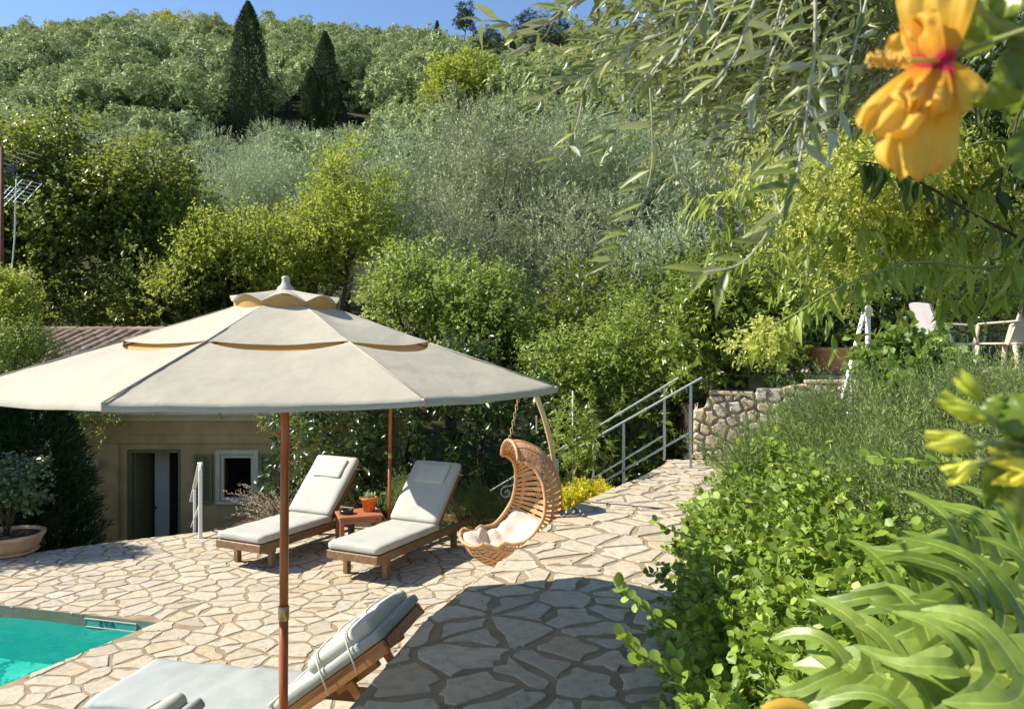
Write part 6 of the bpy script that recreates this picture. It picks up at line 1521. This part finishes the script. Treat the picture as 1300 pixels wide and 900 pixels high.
CL = [leaf_shape('leaf', 'lance', .125, .030, M['L_cestrum'], t_, 0) for t_ in (.2, .45, .7, .95)]; CD = [leaf_shape('leaf', 'lance', .12, .032, M['L_cestrumdark'], t_, 0) for t_ in (.3, .6, .9)]
nl = 0
for pl, mt in st_:
    pts = [tuple(at(*p)) for p in pl]; n_s = (len(pts) - 1) * 7; cv = [Vector(cr(pts, k / n_s)) for k in range(n_s + 1)]
    one('stem', M[mt], lambda b: b.tube([p - CO for p in cv], list(np.linspace(.008, .002, len(cv))), 6), ct)
    for k in range(4, len(cv) - 1):
        for rep_ in range(2 if g.random() < .75 else 1):
            if nl >= 290: break
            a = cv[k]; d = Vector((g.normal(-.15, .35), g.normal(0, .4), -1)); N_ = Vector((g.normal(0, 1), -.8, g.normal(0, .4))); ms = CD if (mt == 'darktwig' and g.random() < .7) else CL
            o = link('leaf', ms[int(g.integers(len(ms)))], ct); o.matrix_local = frame_mat(a - CO, d, N_, float(g.uniform(.55, 1.1))); nl += 1
def mass(cen, rad, ncl, nsh, k, sl, L, W, up, spread, droop, tpl, mat, nm, tb=0, rr=(.16, .3)):
    C, r = ell_clumps(g, ncl, *rad, tuple(np.array(cen) - np.array(CO)), -.9, rr, .25, .45)
    o = link(nm, crown(g, nm, C, r, M[mat], nsh, k, sl, L, W, up, spread, droop, tpl, tbias=tb), ct); o['kind'] = 'stuff'
mass(at(1130, 262, 3.3), (.50, .4, .36), 70, 22, 14, .16, .030, .011, .2, .95, 0, 'fold', 'L_blossom', 'blossom', .05)
mass(at(1235, 262, 3.3), (.36, .4, .36), 34, 18, 14, .16, .030, .011, .2, .95, 0, 'fold', 'L_blossom', 'blossom')
mass(at(975, 440, 2.42), (.09, .07, .045), 11, 16, 12, .07, .018, .007, .1, .95, .2, 'fold', 'L_blossom', 'blossom', .1, (.35, .6))
mass(at(1110, 280, 3.2), (.62, .4, .34), 30, 6, 5, .3, .10, .024, -.3, .6, 1.2, 'lance', 'L_cestrum', 'drooping_leaves')
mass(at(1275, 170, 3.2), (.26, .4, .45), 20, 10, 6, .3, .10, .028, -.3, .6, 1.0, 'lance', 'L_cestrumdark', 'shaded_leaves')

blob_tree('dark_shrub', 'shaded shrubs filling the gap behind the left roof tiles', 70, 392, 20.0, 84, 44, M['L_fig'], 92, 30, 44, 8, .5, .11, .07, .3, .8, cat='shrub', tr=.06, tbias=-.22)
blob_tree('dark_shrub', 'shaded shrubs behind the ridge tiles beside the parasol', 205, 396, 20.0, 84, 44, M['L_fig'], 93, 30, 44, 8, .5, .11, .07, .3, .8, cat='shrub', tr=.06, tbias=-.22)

# low ground cover over the rest of the bank
g = np.random.default_rng(900); n = 5200
yy = g.uniform(-1.4, 10.2, n); rx = np.interp(yy, [p[1] for p in path_right[::-1]], [p[0] for p in path_right[::-1]]); xx = rx + .25 + g.random(n) ** .8 * 8.0
zz = bank_z(xx, yy) - .02; keep_ = (zz < 2.0 + .05) & ~((xx > 3.3) & (yy > 8.0)); P0 = np.stack([xx, yy, zz], 1)[keep_]
P0 = P0[(P0[:, 1] > 1.9) | (P0[:, 0] > 1.0)]
D0 = unit(g.normal(0, .6, P0.shape) + np.array([-.2, 0, 1.0])); P, D, N, idx = shoots_to_leaves(g, P0, D0, g.uniform(.10, .26, len(P0)), 9, .8, 0, .7)
o = link('ground_cover', leaves_mesh('ground_cover', P, D, N, .05 * g.uniform(.6, 1.2, len(P)), .026, .4 + g.normal(0, .15, len(P)), M['L_green'], 'fold')); o['kind'] = 'stuff'; o['label'] = 'low leafy ground cover over the planted bank'

g = np.random.default_rng(910); pts = []
for _ in range(90):
    x, y = g.uniform(-5.2, .3), g.uniform(4.5, 9.8)
    if inside(deck, x, y): pts.append((x, y, .016))
for _ in range(40):
    y = g.uniform(3.2, 9.8); x = g.uniform(float(np.interp(y, [p[1] for p in path_left], [p[0] for p in path_left])), float(np.interp(y, [p[1] for p in path_right[::-1]], [p[0] for p in path_right[::-1]]))); pts.append((x, y, .918))
P = np.array(pts); D = unit(np.c_[g.normal(0, 1, (len(P), 2)), g.uniform(-.02, .15, len(P))]); N = unit(np.c_[g.normal(0, .2, (len(P), 2)), np.ones(len(P))])
o = link('fallen_leaves', leaves_mesh('fallen_leaves', P, D, N, g.uniform(.03, .06, len(P)), .016, g.random(len(P)), M['L_dry'], 'fold')); o['kind'] = 'stuff'; o['label'] = 'scattered small dry leaves lying on the paving'
